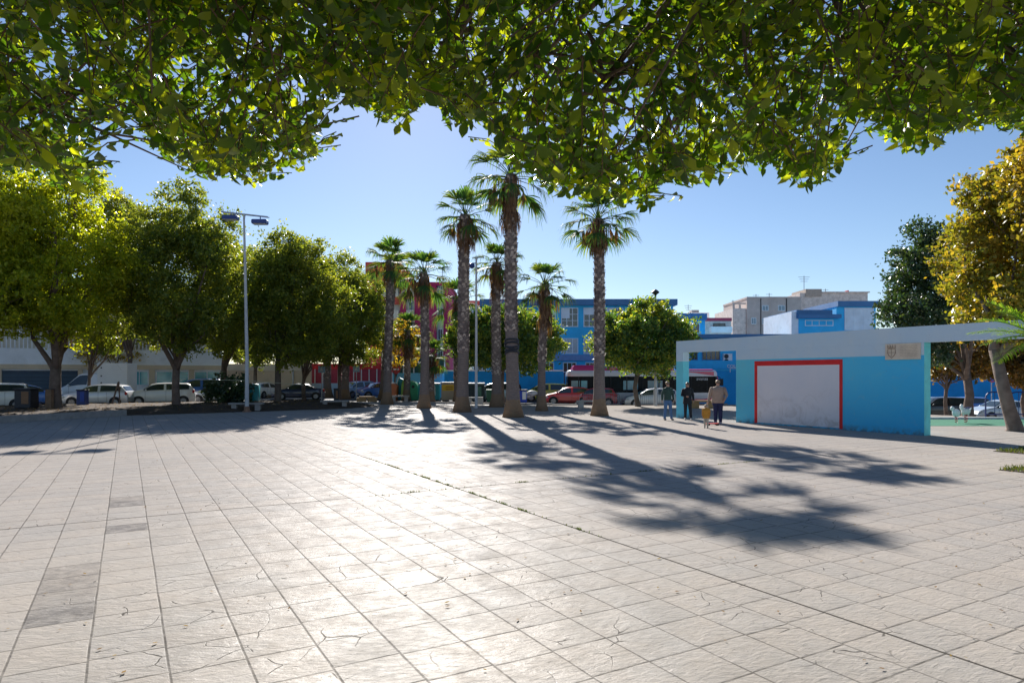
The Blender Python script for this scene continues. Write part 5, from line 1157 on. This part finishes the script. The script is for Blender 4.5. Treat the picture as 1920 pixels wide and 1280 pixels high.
def square_sign(label, u, v, Y, w):
    X = Xu(u, Y); zc = Zv(v, Y); o = empty('road_sign', (X, Y, 0), 0, label, 'sign', 'road signs on grey posts'); b = MB(); b.tube([(0, .05, -.05), (0, .05, zc+.2)], .035, 8); b.build('post', M_steel, o); b = MB(); b.box(-w, w, -.01, .01, zc-w, zc+w); f_ = b.build('board', pm('sign_pale_blue', (.3, .5, .7), .5), o); b = MB(); b.prism([(-w*.5, zc-w*.5), (w*.5, zc-w*.5), (0, zc+w*.6)], -.016, -.012); b.build('pictogram', M_white, f_)
square_sign('pale blue square pedestrian sign left of the flared palms', 603, 692, 58, .3)
square_sign('small square sign right of the right flared palm trunk', 668, 691, 58, .28)
# spring rider on the playground
X, Y = Xu(1811, 29.2), 29.2; o = empty('spring_rider', (X, Y, 0), R(20), 'white spring rider on the green playground surface', 'playground toy')
b = MB(); b.ell((0, 0, .62), (.38, .12, .2), 12, 8); b.ell((-.36, 0, .86), (.13, .09, .17), 10, 6); b.tube([(-.3, 0, .7), (-.36, 0, .85)], .09, 8); b.tube([(.3, 0, .65), (.48, 0, .82)], [.06, .03], 6)
for s in (-.17, .17): b.tube([(s, .0, .6), (s*1.3, 0, .4)], .05, 6)
b.build('body', M_white, o, True, 50); b = MB(); b.tube([(.09*math.cos(k*.7), .09*math.sin(k*.7), .02+k*.01) for k in range(44)], .014, 4); b.build('spring', pm('spring_red', (.4, .03, .03), .5), o); b = MB(); b.tube([(-.28, -.22, .86), (-.28, .22, .86)], .02, 6); b.build('handlebar', M_dark, o)
b = MB(); b.box(-.1, .3, -.14, .14, .80, .84, .01); b.build('seat', M_bluem, o)
X, Y = Xu(1793, 29.0), 29.0; o = empty('spring_rider', (X, Y, 0), R(-40), 'smaller white playground rider left of the other one', 'playground toy')
b = MB(); b.ell((0, 0, .55), (.22, .12, .22), 12, 8); b.ell((-.2, 0, .78), (.11, .09, .13), 10, 6); b.build('body', M_white, o, True, 50); b = MB(); b.tube([(.07*math.cos(k*.7), .07*math.sin(k*.7), .02+k*.01) for k in range(36)], .014, 4); b.build('spring', pm('spring_red', (0, 0, 0)), o)
for q_ in bpy.data.objects:
    if q_.name.startswith('spring_rider'): q_.scale = (.72, .72, .8)
# string line between floodlight pole and tree
X, Y = Gp(463, 772); b = MB(); z = Zv(713, Y); b.tube([(X-4.4, Y+1.2, z+.05), (X, Y, z), (X+2.3, Y+3.0, z-.3)], .012, 4); o = b.build('cord', pm('pale_cord', (.5, .5, .35), .7), None); tag(o, 'thin pale cord stretched across behind the tall floodlight pole', 'cord')
# ------------------------------------------------------------------ people
M_skin = pm('skin', (.50, .28, .20), .5, .06)
def skinned(name, verts, edges, mat, parent, sub=2, root='pelvis'):
    names = list(verts); me = bpy.data.meshes.new(name); me.from_pydata([verts[k][0] for k in names], [(names.index(a), names.index(b)) for a, b in edges], []); me.materials.append(mat)
    o = bpy.data.objects.new(name, me); col.objects.link(o); o.parent = parent
    sk = o.modifiers.new('skin', 'SKIN'); sk.use_smooth_shade = True; ly = me.skin_vertices[0].data if me.skin_vertices else None
    if ly is None:
        try: me.attributes; bpy.context.view_layer.objects.active = o
        except Exception: pass
        ly = me.skin_vertices[0].data
    for i, k in enumerate(names):
        r = verts[k][1]; ly[i].radius = r if hasattr(r, '__len__') else (r, r); ly[i].use_root = (k == root or (root not in names and i == 0))
    sb = o.modifiers.new('subdivision', 'SUBSURF'); sb.levels = sub; sb.render_levels = sub; return o
def person(label, u, v, height, yaw, coat, trousers, shoes, hair, pose, glasses=True, coat_len=.0, bulk=1., hood=None, gname='people standing on the square', cat='person', child=False):
    X, Y = Gp(u, v); o = empty('person', (X, Y, 0), yaw, label, cat, gname); k = height/1.72; hb = 1.28 if child else 1.; S = lambda x, y, z: (x*k, y*k, z*k)
    V = {}; E_ = []
    def P(n, x, y, z, r, link=None): V[n] = (S(x, y, z), r*k if not hasattr(r, '__len__') else (r[0]*k, r[1]*k)); E_.append((link, n)) if link else None
    hz_ = 1.46
    P('pelvis', 0, 0, .93, (.15*bulk, .11*bulk)); P('waist', 0, 0, 1.10, (.135*bulk, .10*bulk), 'pelvis'); P('chest', 0, 0, 1.30, (.155*bulk, .11*bulk), 'waist'); P('upper', 0, .005, 1.41, (.10, .08), 'chest'); P('neck', 0, 0, 1.48, .052, 'upper')
    P('jaw', 0, -.015, 1.555, (.062*hb, .07*hb), 'neck'); P('head', 0, 0, 1.62, (.08*hb, .095*hb), 'jaw'); P('crown', 0, .005, 1.68, (.065*hb, .075*hb), 'head'); P('nose', 0, -.105*hb, 1.60, .012, 'head')
    arms = pose.get('arms')
    for si, s in enumerate((-1, 1)):
        el, wr_ = arms[si]; n = 'lr'[si]
        P('sh'+n, s*.165*bulk, 0, 1.41, .058, 'upper'); P('el'+n, s*el[0], el[1], el[2], .042, 'sh'+n); P('wr'+n, s*wr_[0], wr_[1], wr_[2], .027, 'el'+n)
        d = (Vector((s*wr_[0], wr_[1], wr_[2]))-Vector((s*el[0], el[1], el[2]))).normalized(); w_ = Vector((s*wr_[0], wr_[1], wr_[2])); pa = w_+d*.065; P('pa'+n, *pa, .03, 'wr'+n)
        sd = d.cross(Vector((s, 0, .01))).normalized() if abs(d.x) < .9 else Vector((0, 1, 0))
        for q in range(4):
            c = pa+sd*(.026-.0175*q)+d*.02; e = c+d*(.04+(.008 if q in (1, 2) else 0))+Vector((-s*.004, -.004, 0)); P('fa%d%s' % (q, n), *c, .0095, 'pa'+n); P('fb%d%s' % (q, n), *(e+Vector((-s*.01, 0, 0))), .008, 'fa%d%s' % (q, n))
        c = w_+d*.035+sd*.035; P('ta'+n, *c, .011, 'wr'+n); P('tb'+n, *(c+d*.035+sd*.01), .009, 'ta'+n)
        f = pose['feet'][si]
        P('hi'+n, s*.085, 0, .88, (.085, .09), 'pelvis'); P('kn'+n, (s*.085+f[0])/2, f[1]*.5-.02, .5, .056, 'hi'+n); P('an'+n, f[0], f[1], .09, .038, 'kn'+n); P('to'+n, f[0]*1.15, f[1]-.15, .04, .034, 'an'+n)
    skinned('body', V, E_, M_skin, o)
    rr_ = random.Random(int(u)); g = .018
    def loft(mb, rings, n=18):          # rings: (z, half width, half depth, y shift)
        base = len(mb.v)
        for (z, w_, d_, ys) in rings:
            for q in range(n):
                a_ = 2*math.pi*q/n; fz = 1+rr_.gauss(0, .018); mb.v.append(((w_*fz*math.cos(a_))*k, (ys+d_*fz*math.sin(a_))*k, z*k))
        for i in range(len(rings)-1):
            for q in range(n): j = (q+1) % n; mb.f.append((base+i*n+q, base+i*n+j, base+(i+1)*n+j, base+(i+1)*n+q)); mb.m.append(0)
        mb.f.append(tuple(base+n-1-q for q in range(n))); mb.m.append(0); mb.f.append(tuple(base+(len(rings)-1)*n+q for q in range(n))); mb.m.append(0)
    B_ = bulk; jb = MB(); zh = .90-coat_len; fl = 1+coat_len*.5
    loft(jb, [(zh, .165*B_*fl, .13*B_*fl, 0), (zh+.03, .175*B_*fl, .138*B_*fl, 0), (.98, .172*B_, .132*B_, 0), (1.10, .166*B_, .128*B_, 0), (1.22, .178*B_, .132*B_, 0), (1.32, .185*B_, .13*B_, 0), (1.39, .185*B_, .118*B_, 0), (1.435, .165*B_, .10*B_, 0), (1.465, .115*B_, .085*B_, 0), (1.49, .075, .07, 0), (1.52, .066, .066, 0)])
    for n in 'lr':
        A_ = [Vector(V[q+n][0]) for q in ('sh', 'el', 'wr')]; A_[0] = A_[0]+Vector((0, 0, -.02*k)); m1 = A_[0].lerp(A_[1], .5); m2 = A_[1].lerp(A_[2], .5); st = A_[0].lerp(Vector((0, 0, A_[0].z)), .25)
        jb.ell(tuple(A_[0]), (.072*k*(B_*.5+.5), .072*k*(B_*.5+.5), .066*k*(B_*.5+.5)), 12, 8); jb.tube([A_[0]+Vector((0, 0, -.005*k)), A_[0].lerp(m1, .3), m1, A_[1], m2, A_[2]], [.05*k, .070*k*(B_*.5+.5), .066*k*(B_*.5+.5), .058*k*(B_*.5+.5), .05*k, .042*k], 12)
    jk = jb.build('jacket', coat, o, True, 60)
    tb = MB(); loft(tb, [(.76, .155*B_, .115*B_, 0), (.82, .165*B_, .125*B_, 0), (.92, .16*B_, .12*B_, 0), (1.02, .15*B_, .115*B_, 0)])
    for n in 'lr':
        H_, K_, N_ = [Vector(V[q+n][0]) for q in ('hi', 'kn', 'an')]; K_ = K_+Vector((0, 0, 0)); m1 = H_.lerp(K_, .5); m2 = K_.lerp(N_, .5); q = (B_*.6+.4)
        tb.tube([H_, m1, K_, m2, N_+Vector((0, 0, -.02*k))], [.092*k*q, .085*k*q, .07*k*q, .063*k*q, .056*k], 14)
    tb.build('trousers', trousers, o, True, 60)
    for n, s in (('l', 0), ('r', 1)):
        f = V['an'+n][0]; t = V['to'+n][0]; b = MB(); b.ell(((f[0]+t[0])/2, (f[1]+t[1])/2+.0*k, .045*k), (.05*k, .145*k, .05*k), 12, 8); b.build('shoe', shoes, o, True)
    hd = V['head'][0]; b = MB(); hr = .105*hb*k; b.ell((hd[0], hd[1]+.034*k, hd[2]+.038*k), (hr*.88, hr*.92, hr*.86), 14, 10)
    if pose.get('long_hair'): b.ell((hd[0], hd[1]+.06*k, hd[2]-.07*k), (hr*.85, hr*.55, hr*1.3), 12, 8)
    b.build('hair', hair, o, True)
    if glasses:
        b = MB()
        for s in (-1, 1): b.ell((hd[0]+s*.036*k, hd[1]-.098*hb*k, hd[2]+.01*k), (.03*k, .012*k, .022*k), 10, 6)
        b.tube([(hd[0]-.075*k, hd[1]-.02*k, hd[2]+.015*k), (hd[0]-.06*k, hd[1]-.09*k, hd[2]+.015*k), (hd[0]+.06*k, hd[1]-.09*k, hd[2]+.015*k), (hd[0]+.075*k, hd[1]-.02*k, hd[2]+.015*k)], .005*k, 5); b.build('sunglasses', M_black, o, True)
    else:
        b = MB()
        for s in (-1, 1): b.ell((hd[0]+s*.034*k, hd[1]-.088*hb*k, hd[2]+.005*k), (.012*k, .008*k, .008*k), 8, 6)
        b.build('eyes', M_black, o, True)
    b = MB(); b.ell((hd[0], hd[1]-.084*hb*k, hd[2]-.06*k), (.022*k, .008*k, .007*k), 8, 6); b.build('mouth', pm('lips', (.35, .10, .09), .5), o, True)
    if hood: b = MB(); b.ell((hd[0], hd[1]+.05*k, hd[2]-.01*k), (hr*1.18, hr*1.1, hr*1.25), 14, 10); b.build('hood', hood, o, True)
    return o
dn = [((.25, .03, 1.14), (.27, -.02, .90))]*2
M_jean = pm('blue_denim', (.07, .15, .30), .85, .2, 8); M_navy = pm('navy_cloth', (.015, .02, .07), .85, .2, 8); M_blackc = pm('black_cloth', (.012, .012, .016), .8, .2, 6)
M_gcoat = pm('dark_green_fleece', (.035, .07, .055), .9, .2, 8); M_bcoat = pm('beige_padded_coat', (.36, .26, .20), .85, .15, 6); M_ycoat = pm('mustard_coat', (.50, .23, .03), .85, .12, 6)
M_hairg = pm('grey_blond_hair', (.34, .22, .12), .6, .2, 12); M_hairb = pm('dark_hair', (.05, .03, .02), .5, .2, 12); M_hairr = pm('auburn_hair', (.14, .06, .03), .5, .2, 12)
person('person in green sweatshirt and blue jeans standing left of the wall pillar', 1252, 787.5, 1.76, R(8), M_gcoat, M_jean, pm('grey_shoe', (.28, .27, .25), .7), M_hairg, {'arms': dn, 'feet': ((-.13, .04), (.17, -.02))})
person('person in long dark coat standing in front of the wall pillar, hand at the belly', 1289, 787, 1.72, R(-12), M_blackc, M_blackc, pm('pale_shoe', (.4, .4, .4), .7), M_hairr, {'arms': [((.25, .0, 1.14), (.06, -.2, 1.10)), dn[1]], 'feet': ((-.1, .02), (.16, 0)), 'long_hair': True}, coat_len=.16, bulk=1.1)
person('person in beige padded coat and navy trousers at the right of the group', 1346, 795, 1.84, R(-15), M_bcoat, M_navy, pm('pale_shoe', (0, 0, 0)), M_hairg, {'arms': [((.30, .03, 1.12), (.36, -.04, .90)), ((.32, .0, 1.14), (.25, -.16, .98))], 'feet': ((-.09, .03), (.10, -.03))}, coat_len=.06, bulk=1.38)
person('small child in mustard coat standing in front of the adults', 1324, 802, .90, R(-25), M_ycoat, pm('pale_child_trousers', (.40, .36, .30), .8), pm('dark_shoe', (.05, .04, .04), .7), M_hairg, {'arms': dn, 'feet': ((-.1, .03), (.11, 0))}, glasses=False, coat_len=.18, bulk=1.35, hood=pm('pale_hood', (.42, .34, .24), .8), child=True)
person('distant person in dark clothes standing behind the tallest palm', 970, 756.5, 1.72, R(200), M_blackc, M_blackc, M_black, M_hairb, {'arms': dn, 'feet': ((-.1, .03), (.1, 0))}, glasses=False, gname='passers by at the street')
person('distant person in navy between the flared palm trunks by the blue wall', 639, 743, 1.72, R(170), M_navy, M_navy, M_black, M_hairb, {'arms': dn, 'feet': ((-.1, .03), (.1, 0))}, glasses=False, gname='passers by at the street')
# flat red toy on the ground
X, Y = Gp(1336, 797); o = empty('ride_on_toy', (X, Y, 0), R(10), 'flat red toy lying at the feet of the person in the beige coat', 'toy'); b = MB(); b.box(-.28, .28, -.09, .09, .05, .09, .02); b.build('deck', M_red, o)
for s in (-.2, .2): b = MB(); b.lathe([(.045, -.1), (.045, .1)], (s, 0, .045), 12, Matrix.Rotation(R(90), 4, 'X')); b.build('wheel', M_black, o)
# pale bags beside the distant person
X, Y = Xu(998, 52), 52; o = empty('shopping_trolley', (X, Y, hz(X, Y)), 0, 'pale bags piled on a small cart right of the bright blue litter bin', 'trolley'); b = MB(); b.ell((0, 0, .85), (.42, .3, .22), 12, 8); b.ell((-.35, .1, .7), (.2, .2, .25), 10, 6); b.build('bag', pm('pale_bag', (.5, .5, .52), .6, .15, 5), o, True); b = MB()
for sx in (-.35, .35):
    for sy in (-.2, .2): b.tube([(sx, sy, .05), (sx, sy, .75)], .02, 5)
b.tube([(-.35, -.2, .35), (.35, -.2, .35)], .02, 5); b.tube([(-.4, -.2, .72), (.4, -.2, .72)], .02, 5); b.build('frame', M_dark, o)
for sx in (-.35, .35): b = MB(); b.lathe([(.06, -.02), (.06, .02)], (sx, -.2, .06), 10, Matrix.Rotation(R(90), 4, 'X')); b.build('wheel', M_black, o)
